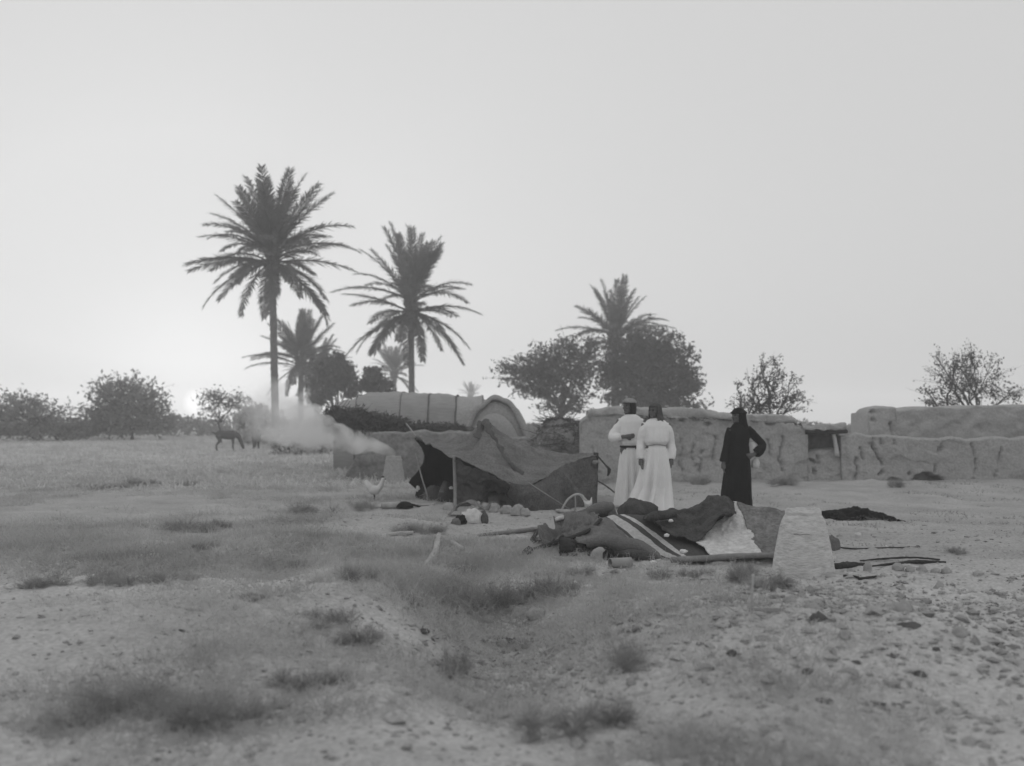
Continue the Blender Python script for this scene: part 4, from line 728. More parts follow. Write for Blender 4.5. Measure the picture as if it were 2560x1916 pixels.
# conical clay ovens
def oven(c, H, rb, rt_, mat, label, seed, cracks):
    ov = empty('clay_oven', c); tag(ov, label, 'oven')
    pr = [(rb*1.0, -.02), (rb*.99, .03), (rb*.93, H*.25), (rb*.83, H*.5), (rb*.72, H*.75), (rt_*1.14, H*.87), (rt_*1.05, H*.90), (rt_*1.05, H*.94), (rt_*1.0, H*.98), (rt_*.92, H*1.0), (rt_*.82, H*.985), (rt_*.80, H*.93), (rb*.6, H*.6), (rb*.8, .05)]
    pr = catmull(pr, 70); ph = np.linspace(0, 2*math.pi, 72, endpoint=False); R, PH = np.meshgrid(pr[:, 0], ph, indexing='ij'); Z = pr[:, 1][:, None]*np.ones(72)
    R = R*(1 + .045*fbm(np.cos(PH)*1.5, np.sin(PH)*1.5, Z*3, 4, seed) + .006*fbm(np.cos(PH)*3, np.sin(PH)*3, Z*40, 2, seed+1)); Z = Z + .014*fbm(np.cos(PH)*2, np.sin(PH)*2, 1, 3, seed+2)*(Z/H)
    obj('shell', mesh_np('shell', np.stack([R*np.cos(PH), R*np.sin(PH), Z], -1).reshape(-1, 3), grid_faces(70, 72, True)), mat, ov)
    obj('soot_floor', mesh_np('soot_floor', *ellipsoid((0, 0, H*.6), (rb*.62, rb*.62, .02))), M['soot'], ov)
    for z0_, a0, a1 in cracks:
        a = np.linspace(a0, a1, 14); zz = z0_ + .008*fbm(a*9, 0, 0, 3, seed); r_ = np.interp(z0_, pr[:40, 1], pr[:40, 0])*(1 + .045*fbm(np.cos(a)*1.5, np.sin(a)*1.5, zz*3, 4, seed)); obj('crack', mesh_np('crack', *tube(np.stack([r_*np.cos(a), r_*np.sin(a), zz], -1), np.linspace(.004, .0015, 14), 5)), M['mud_dark'], ov)
    return ov
c = G(2008, 1440); s_ = c[1]/FPX; H = 166*s_
oven(c, H, 77*s_, 42*s_, M['clay'], 'pale cone-shaped clay oven standing upright at the right end of the heap', 111, ((H*.64, 4.05, 4.8),))
c = P(984, 1200, 24.6); c[2] = float(gz(c[0], c[1]))
oven(c, .66, .27, .17, M['mud'], 'far smoking clay oven between the hen and the tent', 181, ())

# right: dark cloth, charred branches, row of stones
g = []
for (y, zz) in ((15.5, .02), (15.2, .07), (14.85, .07), (14.55, .02)): g.append([np.array([wx(px, 14.9), y + (px-2130)*-.0012, float(gz(wx(px, 14.9), y)) + zz*k]) for px, k in ((2045, .3), (2070, .9), (2105, 1.1), (2150, 1.9), (2180, 1.2), (2215, .9), (2232, .1))])
tag(cloth('dark_cloth', g, M['black_cloth'], 60, 110, amp=.08, freq=4, fine=.5, seed=121, thick=.014, ridged=True, edge=.05), 'black garment lying crumpled on the ground behind the clay oven', 'cloth')
c = G(2082, 1378); o = lump('rag', c, (.07, .05, .11), M['blanket'], 123, folds=.1); tag(o, 'twisted grey rag sticking out behind the clay oven', 'rag')
log('thin rope trailing right from the twisted rag', [(2092, 1370), (2140, 1374), (2200, 1372), (2300, 1369)], [.008, .006], M['rope_dark'], 'rope', 'rope', n=40, jit=.1)
log('short charred log just right of the clay oven foot', [(2088, 1424), (2120, 1420), (2165, 1414)], [.028, .03, .014], M['wood_dark'], seed=6, jit=.12)
log('long charred branch lying behind the row of stones', [(2178, 1418), (2240, 1412), (2300, 1412), (2365, 1408)], [.009, .014, .02, .009], M['wood_dark'], 'branch', 'branch', seed=7, jit=.15, n=30)
log('thin dark branch crossing above the long charred branch', [(2150, 1406), (2220, 1402), (2290, 1400), (2350, 1404)], [.006, .010, .008], M['wood_dark'], 'branch', 'branch', 2.0, seed=8, jit=.15, n=30)
log('crooked dark twig in front of the charred log', [(2108, 1444), (2140, 1446), (2152, 1450), (2190, 1446)], [.008, .012, .008], M['wood_dark'], 'twig', 'stick', seed=9, jit=.15)
for i, (px, py, w, h, lab) in enumerate([(2170, 1428, 20, 24, 'upright pointed stone at the start of the right stone row'), (2244, 1426, 30, 18, 'broad grey stone second in the right stone row'), (2274, 1428, 22, 14, 'small stone in the middle of the right stone row'), (2304, 1430, 28, 16, 'pale rounded stone beyond the middle of the right stone row'), (2338, 1430, 24, 12, 'flat stone near the end of the right stone row'), (2366, 1432, 26, 14, 'last stone of the right row near the ground edge')]):
    lump_px('stone', px, py, w, h, M['stone'], 130+i, lab, 'stone', 'row of stones at the right', rough=.35, nu=16, nv=10)
# logs and sticks on the left ground
log('bent pale peeled log lying end-on left of the heap', [(1097, 1344), (1092, 1372), (1086, 1392), (1064, 1421)], [.032, .032, .034, .028], M['wood'], n=24, jit=.04)
log('short pale peeled stick right of the bent log', [(1125, 1357), (1156, 1378)], [.022, .026], M['wood'])
log('pale log half hidden in weeds behind the bent log', [(966, 1341), (1000, 1339), (1032, 1337)], [.02, .026, .022], M['wood'])
log('thin grey twig crossing below the bent log', [(1000, 1392), (1040, 1395), (1065, 1387)], [.008, .006], M['wood_grey'], 'twig', 'stick')
log('long thin cane lying behind the bent log towards the left', [(890, 1374), (960, 1378), (1010, 1384)], [.007, .006], M['wood_grey'], 'twig', 'stick')
b = G(1877, 1530); tag(stick('stake', [b - np.array([0, 0, .05]), b+np.array([.008, 0, .11]), b+np.array([.016, .01, .215])], [.008, .007, .009], M['wood']), 'thin pale stake stuck upright in the right foreground mound', 'stake')
lump_px('stone', 1880, 1460, 12, 8, M['stone_pale'], 150, 'small white stone just behind the upright stake', 'stone', rough=.3)

# ------------------------------------------------------------------ people
def hand(mb, wrist, d, lat, nrm_, size=1.0, curl=.5, thumb=1):
    wrist, d, lat, nrm_ = (np.asarray(v, float) for v in (wrist, d, lat, nrm_)); d = d/np.linalg.norm(d); lat = lat/np.linalg.norm(lat); nrm_ = nrm_/np.linalg.norm(nrm_); s = size
    mb.add(*tube([wrist-d*.02, wrist+d*.03*s, wrist+d*.085*s], [.026*s, .036*s, .034*s], 10, 8))
    for k, (o, L) in enumerate(((-.030, .066), (-.010, .078), (.011, .073), (.030, .056))):
        b = wrist + d*.085*s + lat*o*s; p1 = b + d*L*.45*s + nrm_*curl*.012*s; p2 = p1 + (d*(1-curl*.5)+nrm_*curl)*L*.33*s; p3 = p2 + (d*(1-curl)+nrm_*curl*1.1)*L*.26*s
        mb.add(*tube([b-d*.02*s, b, p1, p2, p3], [.010*s, .0105*s, .0095*s, .009*s, .007*s], 8, 10))
    b = wrist + d*.03*s - lat*.028*s*thumb; mb.add(*tube([b, b - lat*.024*s*thumb + d*.028*s, b - lat*.028*s*thumb + d*.06*s + nrm_*.012*s], [.013*s, .012*s, .009*s], 8, 8))
def head(mb, c, yaw, pitch=0.0):
    R = rotz(yaw); q = lambda v: np.asarray(c) + R @ np.asarray(v, float)
    mb.add(*ellipsoid(q((0, .012, .02)), (.074, .092, .098), R)); mb.add(*ellipsoid(q((0, -.028, -.045)), (.056, .062, .066), R))
    mb.add(*tube([q((0, -.088, .018)), q((0, -.104, -.010)), q((0, -.108, -.026)), q((0, -.086, -.030))], [.008, .011, .015, .012], 8, 10))
    mb.add(*ellipsoid(q((0, -.078, .032)), (.052, .014, .010), R)); mb.add(*ellipsoid(q((0, -.086, -.052)), (.022, .010, .006), R)); mb.add(*ellipsoid(q((0, -.085, -.064)), (.020, .010, .006), R)); mb.add(*ellipsoid(q((0, -.078, -.094)), (.024, .02, .018), R))
    for sx in (-1, 1): mb.add(*ellipsoid(q((sx*.075, .012, -.012)), (.010, .022, .032), R)); mb.add(*ellipsoid(q((sx*.042, -.066, -.022)), (.022, .02, .018), R))
    return q
def loft(secs, nz=70, na=96, seed=0):
    """secs: (z, cx, cy, half width, half depth, fold depth) bottom to top -> closed body of cloth"""
    S = np.array(secs, float); z = np.linspace(S[0, 0], S[-1, 0], nz); I = [np.interp(z, S[:, 0], S[:, k]) for k in range(1, 6)]; a = np.linspace(0, 2*math.pi, na, endpoint=False)
    rg = np.random.default_rng(seed+900); w = .22*np.cos(a*5+seed)[None] + fbm(np.cos(a)*2.5, np.sin(a)*2.5, z[:, None]*.7, 3, seed)*.8 + .15
    for k in range(15):     # sharp inward creases that drift a little on the way down
        a0 = (k+rg.uniform(.1, .9))*2*math.pi/15; dr = rg.uniform(-.25, .25); c0 = a0 + dr*(z-1)[:, None] + .12*fbm(z*1.5, k, 0, 2, seed)[:, None]; q = (a[None]-c0+math.pi) % (2*math.pi) - math.pi
        zz = rg.uniform(.1, .5); w = w - rg.uniform(.35, 1.0)*np.exp(-(q/rg.uniform(.05, .13))**2)*sstep(zz-.5, zz, z)[:, None]
    for a0, wd, dp in ((4.35, .17, 1.1), (5.0, .20, 1.2), (5.6, .16, .9), (3.7, .16, .8)):
        a0 = a0 + rg.uniform(-.25, .25); q = (a[None]-a0-.18*(1-z)[:, None]*rg.uniform(-1, 1)+math.pi) % (2*math.pi) - math.pi; w = w - dp*np.exp(-(q/wd)**2)*sstep(1.0, .5, z)[:, None]
    r = 1 + I[4][:, None]*w; V = np.stack([I[0][:, None]+I[2][:, None]*np.cos(a)*r, I[1][:, None]+I[3][:, None]*np.sin(a)*r, z[:, None]*np.ones(na)], -1).reshape(-1, 3)
    F = grid_faces(nz, na, True); n = len(V); V = np.concatenate([V, [V[:na].mean(0), V[-na:].mean(0)]]); k = np.arange(na); k2 = (k+1) % na
    return V, [F, np.concatenate([np.stack([np.full(na, n), k2, k], -1), np.stack([np.full(na, n+1), (nz-1)*na+k, (nz-1)*na+k2], -1)])]
def person(label, px, Yd):
    x = wx(px, Yd); p = empty('person', (x, Yd, float(gz(x, Yd)))); tag(p, label, 'person', 'women standing behind the heap'); return p
def body_mesh(parent, headc, yaw, shoulders, arms, legs_x=.09, neck=None):
    mb = MB(); q = head(mb, headc, yaw); nk = np.array([0, .01, shoulders]); mb.add(*tube([nk-np.array([0, 0, .08]), nk, np.asarray(headc)-np.array([0, -.02, .06])], [.06, .05, .05], 12, 8))
    mb.add(*loft([(.80, 0, 0, .15, .11, 0), (.95, 0, 0, .16, .11, 0), (1.05, 0, 0, .13, .095, 0), (shoulders-.12, 0, 0, .155, .10, 0), (shoulders-.02, 0, 0, .12, .07, 0), (shoulders+.02, 0, 0, .05, .05, 0)], 24, 32))
    for sx in (-1, 1): mb.add(*tube([(sx*.08, 0, .9), (sx*legs_x, -.01, .48), (sx*legs_x, .01, .08)], [.09, .058, .04], 12, 12)); mb.add(*tube([(sx*legs_x, .05, .035), (sx*legs_x, -.05, .04), (sx*legs_x*1.1, -.16, .025)], [.035, .042, .028], 10, 10))
    for (S, E, W, hd, lat, nr, th, cu) in arms: mb.add(*tube([S, E, W], [.05, .042, .028], 10, 16)); hand(mb, W, hd, lat, nr, 1.0, cu, th)
    o = obj('body', remeshed('body', mb, .0065, 1), M['skin'], parent)
    for sx in (-1, 1): obj('eye', mesh_np('eye', *ellipsoid(q((sx*.030, -.078, .012)), (.013, .007, .008), rotz(yaw), 8, 6)), M['hair'], o)
    obj('mouth', mesh_np('mouth', *ellipsoid(q((0, -.094, -.058)), (.018, .004, .003), rotz(yaw), 8, 6)), M['hair'], o)
    return q
def dress_mesh(name, parent, secs, sleeves, mat, seed, voxel=.011):
    mb = MB(); mb.add(*loft(secs, seed=seed))
    for pts, rad in sleeves: mb.add(*tube(pts, rad, 18, 26, jitter=.035, seed=seed))
    return obj(name, remeshed(name, mb, voxel, 2), mat, parent)
def hood(name, parent, q, yaw, secs, mat, face=(-.11, .035), open_deg=62, seed=0):
    """headcloth: stacked rings round the head, left open at the face; secs (z, cy, half width, half depth) in head space"""
    S = np.array(secs, float); nz, na = 40, 64; z = np.linspace(S[0, 0], S[-1, 0], nz); I = [np.interp(z, S[:, 0], S[:, k]) for k in (1, 2, 3)]; a = np.linspace(0, 2*math.pi, na, endpoint=False)
    w = 1 + .05*fbm(np.cos(a)*2, np.sin(a)*2, z[:, None]*9, 3, seed) + .03*np.cos(a*11+z[:, None]*9)*sstep(.05, -.2, z)[:, None]
    V = np.stack([I[1][:, None]*np.sin(a)*w, I[0][:, None]-I[2][:, None]*np.cos(a)*w, z[:, None]*np.ones(na)], -1).reshape(-1, 3); F = grid_faces(nz, na, True)[:, ::-1]
    zc = V[F][:, :, 2].mean(1); fa = np.arctan2(V[F][:, :, 0].mean(1), -(V[F][:, :, 1].mean(1)-.0)); keep = ~((np.abs(fa) < math.radians(open_deg)) & (zc > face[0]-.3) & (zc < face[1])); F = F[keep]
    V2 = np.array([q(v) for v in V]); o = obj(name, mesh_np(name, V2, F), mat, parent); m = o.modifiers.new('thickness', 'SOLIDIFY'); m.thickness = .008; m.offset = 1; return o

L90 = math.radians(-90)
# woman in white, hand at her waist, dark belt
pA = person('woman in white dress with dark belt and pale headcloth, hand at her waist', 1577, 16.45)
qA = body_mesh(pA, (-.03, 0, 1.555), math.radians(-52), 1.40, [((-.17, 0, 1.34), (-.27, -.03, 1.10), (-.10, -.17, 1.09), (.9, -.15, .08), (0, -.2, 1), (-.1, 1, .2), 1, .5), ((.17, 0, 1.34), (.22, .03, 1.10), (.2, -.02, .84), (0, 0, -1), (0, 1, 0), (-1, 0, 0), 1, .4)])
dress_mesh('dress', pA, [(.02, .01, 0, .27, .20, .26), (.4, .01, 0, .235, .18, .25), (.75, 0, 0, .185, .15, .18), (.92, 0, 0, .145, .115, .08), (.94, 0, 0, .15, .12, .04), (1.0, 0, 0, .18, .15, .12), (1.15, 0, 0, .19, .14, .08), (1.32, 0, 0, .19, .115, .01), (1.40, 0, 0, .14, .085, 0), (1.435, 0, 0, .07, .06, 0)],
    [([(-.12, 0, 1.335), (-.20, -.01, 1.22), (-.275, -.03, 1.10), (-.25, -.08, 1.075), (-.16, -.15, 1.09)], [.075, .075, .08, .07, .05]), ([(.12, 0, 1.335), (.20, .02, 1.21), (.23, .03, 1.08), (.205, -.01, .86)], [.075, .07, .065, .055])], M['white_cloth'], 3)
obj('belt', mesh_np('belt', *tube([(.157*math.cos(t), .127*math.sin(t), .935) for t in np.linspace(0, 2*math.pi, 40)], .017, 8)), M['belt'], pA)
hood('hair', pA, qA, 0, [(-.15, .04, .06, .055), (-.10, .035, .086, .09), (0, .025, .094, .108), (.06, .018, .092, .106), (.11, .015, .05, .07)], M['hair'], (-.2, .05), 60, 5)
hood('headcloth', pA, qA, 0, [(.055, .012, .098, .118), (.075, .012, .105, .125), (.10, .012, .088, .105), (.128, .01, .05, .06), (.135, .01, .005, .006)], M['scarf_pale'], (-1, -1), 10, 6)
# woman in white, arms hanging, dark headscarf
pB = person('woman in white flared dress with dark headscarf, both arms hanging down', 1640, 15.9)
qB = body_mesh(pB, (-.02, 0, 1.50), math.radians(-42), 1.36, [((-.17, 0, 1.31), (-.215, .02, 1.03), (-.232, -.03, .775), (.02, -.08, -1), (0, 1, 0), (1, 0, 0), -1, .45), ((.17, 0, 1.31), (.215, .03, 1.03), (.225, -.02, .775), (-.02, -.08, -1), (0, 1, 0), (-1, 0, 0), -1, .45)])
dress_mesh('dress', pB, [(.02, -.08, -.06, .35, .26, .28), (.10, -.065, -.05, .325, .245, .28), (.35, -.02, -.01, .265, .205, .27), (.65, 0, 0, .22, .175, .2), (.9, 0, 0, .17, .14, .11), (.985, 0, 0, .148, .115, .04), (1.0, 0, 0, .155, .12, .05), (1.04, 0, 0, .185, .16, .16), (1.15, 0, 0, .19, .15, .12), (1.28, 0, 0, .185, .12, .03), (1.36, 0, 0, .14, .085, 0), (1.395, 0, 0, .07, .06, 0)],
    [([(-.12, 0, 1.29), (-.192, 0, 1.18), (-.225, .02, 1.02), (-.235, -.01, .9), (-.235, -.03, .78)], [.075, .07, .062, .062, .055]), ([(.12, 0, 1.29), (.192, 0, 1.18), (.225, .03, 1.02), (.24, 0, .9), (.228, -.02, .78)], [.075, .07, .062, .064, .056])], M['white_cloth'], 11)
obj('belt', mesh_np('belt', *tube([(.158*math.cos(t), .126*math.sin(t), .99+.008*math.sin(3*t)) for t in np.linspace(0, 2*math.pi, 40)], .009, 8)), M['scarf_pale'], pB)
hood('headscarf', pB, qB, 0, [(-.185, .07, .15, .12), (-.15, .06, .135, .125), (-.08, .03, .105, .12), (0, .02, .094, .118), (.06, .018, .088, .112), (.10, .015, .066, .085), (.128, .012, .01, .012)], M['scarf_dark'], (-.12, .065), 58, 7)
# woman in black robe, hand on hip
pC = person('woman in long black robe and black headcloth with one hand on her hip', 1848, 16.2)
qC = body_mesh(pC, (-.02, 0, 1.44), math.radians(-62), 1.29, [((-.14, -.02, 1.23), (-.20, -.02, .96), (-.25, -.05, .72), (-.03, -.05, -1), (0, 1, 0), (1, 0, 0), -1, .45), ((.16, .02, 1.22), (.37, .05, .99), (.20, -.07, .845), (-.9, -.3, -.15), (0, -.3, 1), (-.3, 1, 0), 1, .5)])
dress_mesh('robe', pC, [(.02, -.04, 0, .25, .19, .12), (.3, -.035, 0, .225, .175, .12), (.6, -.02, 0, .20, .16, .10), (.85, -.01, 0, .172, .135, .04), (1.0, -.01, 0, .158, .12, .03), (1.15, 0, 0, .165, .12, .02), (1.22, 0, 0, .16, .11, .01), (1.30, -.01, 0, .10, .075, 0), (1.34, -.01, 0, .06, .055, 0)],
    [([(-.12, 0, 1.24), (-.17, -.02, 1.12), (-.20, -.02, .96), (-.235, -.04, .82), (-.25, -.05, .74)], [.07, .062, .058, .06, .065]), ([(.12, 0, 1.235), (.20, .02, 1.17), (.30, .04, 1.075), (.365, .05, 1.005), (.35, .02, .955), (.29, -.03, .90), (.24, -.055, .865)], [.07, .066, .06, .06, .066, .08, .075])], M['black_cloth'], 17)
hood('headcloth', pC, qC, 0, [(-.26, .13, .10, .05), (-.18, .09, .11, .085), (-.10, .05, .10, .10), (0, .025, .096, .112), (.04, .02, .10, .120), (.07, .018, .094, .114), (.11, .012, .06, .078), (.132, .01, .01, .012)], M['black_cloth'], (-.08, .035), 62, 9)
obj('head_band', mesh_np('head_band', *tube([qC((.104*math.cos(t), .018+.124*math.sin(t), .048)) for t in np.linspace(0, 2*math.pi, 32)], .014, 8)), M['goat_black'], pC)
o = lump('cloth_bundle', P(1880, 1141, 16.22), (.075, .06, .115), M['cream'], 171, folds=.08, rough=.2, flat=.9); tag(o, 'white cloth bundle held under the arm of the black-robed woman', 'bundle')
o = lump('cloth_bag', P(1889, 1173, 16.2), (.065, .05, .085), M['cream'], 172, folds=.1, rough=.15, flat=.9); tag(o, 'pale cloth bag hanging below the elbow of the black-robed woman', 'bag')

# ------------------------------------------------------------------ animals
c = G(935, 1252); hn = empty('hen', c); hn.scale = (1.12, 1.3, 1.12); tag(hn, 'white hen with raised tail pecking about left of the tent', 'hen'); mb = MB()
mb.add(*ellipsoid((0, 0, .16), (.10, .065, .075))); mb.add(*tube([(-.05, 0, .18), (-.10, 0, .25), (-.125, 0, .32)], [.055, .05, .025], 10, 10)); mb.add(*tube([(.05, 0, .17), (.10, 0, .22), (.125, 0, .29), (.13, 0, .33)], [.055, .042, .03, .022], 10, 10)); mb.add(*ellipsoid((.14, 0, .335), (.03, .02, .022)))
obj('body', remeshed('body', mb, .008, 2), M['feather'], hn)
obj('beak', mesh_np('beak', *tube([(.162, 0, .335), (.19, 0, .325)], [.009, .002], 6)), M['charcoal'], hn); obj('comb', mesh_np('comb', *ellipsoid((.14, 0, .365), (.022, .006, .016))), M['charcoal'], hn)
for s_ in (-1, 1): obj('leg', mesh_np('leg', *tube([(0, s_*.03, .12), (.01, s_*.03, .05), (0, s_*.03, 0), (.04, s_*.035, .003)], .007, 6)), M['charcoal'], hn)
def goat(label, px, py, Yd, scale, rz, graze):
    x = wx(px, Yd); e = empty('goat', (x, Yd, float(gz(x, Yd))), rz); e.scale = (scale,)*3; tag(e, label, 'animal', 'dark animals on the far field'); mb = MB()
    mb.add(*tube([(-.42, 0, .62), (-.25, 0, .66), (0, 0, .63), (.22, 0, .64), (.36, 0, .68)], [.10, .16, .175, .185, .12], 14, 18))
    if graze: hp_ = [(.32, 0, .68), (.48, 0, .55), (.58, 0, .32)]; hd = [(.56, 0, .34), (.62, 0, .2), (.66, 0, .08)]
    else: hp_ = [(.30, 0, .70), (.42, 0, .85), (.50, 0, .98)]; hd = [(.46, 0, 1.0), (.57, 0, .96), (.68, 0, .90)]
    mb.add(*tube(hp_, [.13, .095, .07], 10, 10)); mb.add(*tube(hd, [.065, .065, .035], 10, 10)); hx_ = np.array(hd[0])
    for s_ in (-1, 1):
        mb.add(*tube([hx_+np.array([0, s_*.05, .02]), hx_+np.array([-.03, s_*.13, .0])], [.025, .01], 6, 6))
        mb.add(*tube([(.24, s_*.09, .58), (.26, s_*.09, .34), (.25, s_*.09, .18), (.27, s_*.09, .01)], [.075, .042, .03, .03], 8, 12))
        mb.add(*tube([(-.32, s_*.09, .60), (-.26, s_*.09, .40), (-.38, s_*.09, .22), (-.36, s_*.09, .01)], [.10, .06, .032, .03], 8, 12))
    mb.add(*tube([(-.42, 0, .68), (-.52, 0, .74), (-.56, 0, .70)], [.035, .03, .012], 6, 6)); obj('body', remeshed('body', mb, .016, 2), M['goat'], e)
    for s_ in (-1, 1): obj('horn', mesh_np('horn', *tube([hx_+np.array([0, s_*.03, .05]), hx_+np.array([-.06, s_*.05, .16]), hx_+np.array([-.15, s_*.07, .17])], [.02, .015, .005], 6, 8)), M['charcoal'], e)
goat('small dark animal grazing side-on in the far left field', 566, 1140, 46, 1.1, math.radians(20), True)
goat('dark animal facing the camera by the pale bush', 640, 1132, 48, 1.15, math.radians(-80), True)


# ------------------------------------------------------------------ shrubs, weeds, stones, clods
def shrub_meshes(seed, n_stem=150, n_twig=13, n_leaf=3600, dense=1.0):
    rng = np.random.default_rng(seed); a = rng.uniform(0, 6.28, n_stem); el = np.arccos(rng.uniform(.05, .95, n_stem)); L = rng.uniform(.5, 1.05, n_stem)
    lob = .8 + .35*fbm(np.cos(a)*1.5, np.sin(a)*1.5, seed, 2, seed); d = np.stack([np.sin(el)*np.cos(a), np.sin(el)*np.sin(a), np.cos(el)], -1); lobe_c = rng.standard_normal((5, 3))*np.array([.38, .38, 0]); li = rng.integers(5, size=n_stem); lh = rng.uniform(.45, 1.0, 5)[li]; base = lobe_c[li] + rng.standard_normal((n_stem, 3))*.06; base[:, 2] = -.03; L = L*lh*.8
    mid = base + d*(L*lob*.5)[:, None]; mid[:, 2] += .08; end = base + d*(L*lob)[:, None]; end[:, 2] += .05
    st = MB(); st.add(*ribbons(base, mid, .006, rng)); st.add(*ribbons(mid, end, .004, rng))
    i = np.repeat(np.arange(n_stem), n_twig); t = rng.uniform(.25, 1, len(i))[:, None]; s0 = np.where(t < .5, base[i]*(1-2*t)+mid[i]*2*t, mid[i]*(2-2*t)+end[i]*(2*t-1)); dd = d[i] + rng.standard_normal((len(i), 3))*.7; dd /= np.linalg.norm(dd, axis=1)[:, None]; e0 = s0 + dd*rng.uniform(.10, .26, (len(i), 1)); e0[:, 2] = np.maximum(e0[:, 2], 0)
    st.add(*ribbons(s0, e0, .0028, rng)); lf = MB(); q = rng.integers(len(i), size=n_leaf); t = rng.random((n_leaf, 1)); lf.add(*leaves(s0[q]*(1-t)+e0[q]*t + rng.standard_normal((n_leaf, 3))*.03, .014, rng))
    a_ = st.mesh('stems', False); b_ = lf.mesh('foliage', False); return a_, b_
SH = [shrub_meshes(200+k) for k in range(5)]
for k, (a_, b_) in enumerate(SH): a_.materials.append(M['scrub']); b_.materials.append(M['weed'])
rng = np.random.default_rng(77)
def shrub(px, py, w, h, label, k=None):
    c = G(px, py); s = c[1]/FPX; a_, b_ = SH[rng.integers(5) if k is None else k]; e = empty('desert_shrub', c, rng.uniform(0, 6.28)); e.scale = (w/2*s*1.3, w/2*s*1.3, h*s*1.15); tag(e, label, 'shrub', 'thorny shrubs on the ground')
    obj('stems', a_, None, e); obj('foliage', b_, None, e); return e
for a in [(1458, 1438, 62, 46, 'small thorny shrub left of the tin cylinder'), (1535, 1436, 34, 16, 'tiny dark weed under the tin cylinder'), (1646, 1446, 66, 44, 'small wispy shrub below the lower rug corner'), (1745, 1444, 80, 46, 'low shrub with dark stems below the long straight pole'),
          (1850, 1452, 130, 84, 'bushy thorny shrub left of the clay oven foot'), (1915, 1470, 120, 70, 'shrub touching the front of the clay oven'), (1400, 1492, 150, 112, 'full shrub in the centre with a dark shadowed foot'), (1300, 1508, 150, 100, 'shrub just left of the centre shrub with dark foot'),
          (1215, 1512, 170, 106, 'wide shrub in the central hollow'), (1120, 1508, 150, 92, 'shrub at the left side of the central hollow'), (1170, 1440, 120, 60, 'low thin shrub below the short pale stick'), (1040, 1520, 120, 70, 'low spreading shrub on the left bank of the hollow'), (890, 1450, 90, 80, 'dark-footed shrub on the right flank of the left hump'), (735, 1432, 86, 62, 'round grey shrub on the left hump'),
          (775, 1724, 170, 110, 'dark-hearted shrub in the near left foreground'), (1130, 1690, 130, 120, 'blurred grey shrub in the near middle foreground'), (1590, 1672, 120, 120, 'tall blurred wispy shrub on the near right mound'), (300, 1790, 300, 130, 'wide blurred shrub in the near left corner'), (580, 1820, 280, 130, 'wide blurred shrub beside the near left corner shrub'),
          (1450, 1830, 260, 150, 'wide blurred shrub at the near bottom middle'), (900, 1610, 130, 80, 'faint grey shrub above the near left shrub'), (820, 1560, 140, 70, 'faint low shrub on the bare left slope edge'), (480, 1330, 150, 66, 'dark shrub in the middle of the left weed field'), (545, 1322, 90, 46, 'smaller dark shrub right of the weed field shrub'), (760, 1290, 120, 58, 'dark shrub on the pale ridge left of the tent'),
          (890, 1276, 90, 40, 'dark low shrub below the white hen'), (505, 1372, 100, 34, 'low dark shrub in front of the weed field shrubs'), (230, 1462, 120, 66, 'dark shrub at the left end of the weed bank'), (320, 1460, 120, 60, 'second dark shrub along the weed bank'), (420, 1455, 120, 52, 'third shrub along the weed bank'), (110, 1470, 140, 70, 'shrub at the extreme left of the weed bank'),
          (340, 1212, 90, 30, 'far dark shrub in the left field'), (250, 1225, 120, 34, 'far shrub left of the far dark shrub'), (470, 1214, 60, 26, 'far low shrub near the grazing animal'), (1740, 1212, 60, 40, 'dark weeds at the foot of the long wall right of the white dress'), (1965, 1212, 70, 46, 'dark weeds at the foot of the long wall near its right end'), (2150, 1300, 60, 20, 'low weeds by the black garment'), (1010, 1330, 90, 44, 'grey shrub in front of the tent left of the sacks'), (1070, 1332, 90, 36, 'low grey shrub before the pale stuffed sack'), (2380, 1385, 60, 30, 'low dark weeds at the right picture edge'), (2240, 1218, 46, 40, 'weeds at the foot of the cracked yard wall'), (620, 1500, 90, 20, 'thin low weed on the bare left slope')]: shrub(*a)

def scatter(n, fn, seed):
    r = np.random.default_rng(seed); out = []
    while len(out) < n:
        x, y = fn(r); out.append((x, y))
    a = np.array(out); return np.column_stack([a, gz(a[:, 0], a[:, 1])])
def tufts(name, label, pts, blades, h, w, mat, seed, spread=.07):
    r = np.random.default_rng(seed); n = len(pts); b = np.repeat(pts, blades, 0) + np.column_stack([r.standard_normal((n*blades, 2))*spread, np.zeros(n*blades)-.01]); hh = np.repeat(h*(.4+1.1*r.random(n)), blades)*(.5+.7*r.random(n*blades))
    d = r.standard_normal((n*blades, 3)); d[:, 2] = np.abs(d[:, 2])*.8+.35; d /= np.linalg.norm(d, axis=1)[:, None]; e = b + d*hh[:, None]; mb = MB(); mb.add(*ribbons(b, e, w, r)); f = b+(e-b)*r.uniform(.4, .9, (len(b), 1)); mb.add(*ribbons(f, f+r.standard_normal(f.shape)*hh[:, None]*.28, w*.7, r))
    o = mb.build(name, mat, None, False); return tag(o, label, 'weeds', kind='stuff')
def field(r):
    while True:
        y = 8.3 + 26*r.random()**1.7; x = r.uniform(-.62*y-1, -.05*y-.2)
        if y < 8.6 + 1.6*(fbm(x*.9, 0, 2, 3, 61)+.5)*r.random()**.5: continue
        if fbm(x*.7, y*.55, 5, 3, 44) + .25*sstep(-1.6, -3, x)*sstep(15, 10, y) > r.uniform(-.25, .35): return x, y
tufts('weed_cover', 'low dry weeds covering the left field', scatter(6200, field, 31), 18, .085, .0035, M['scrub_mid'], 31, .14)
def hollow(r):
    while True:
        y = r.uniform(4.6, 11.5); x = r.normal(-.45 - .12*(y-8), .95)
        if fbm(x*1.2, y*1.2, 6, 3, 45) > r.uniform(-.3, .25): return x, y
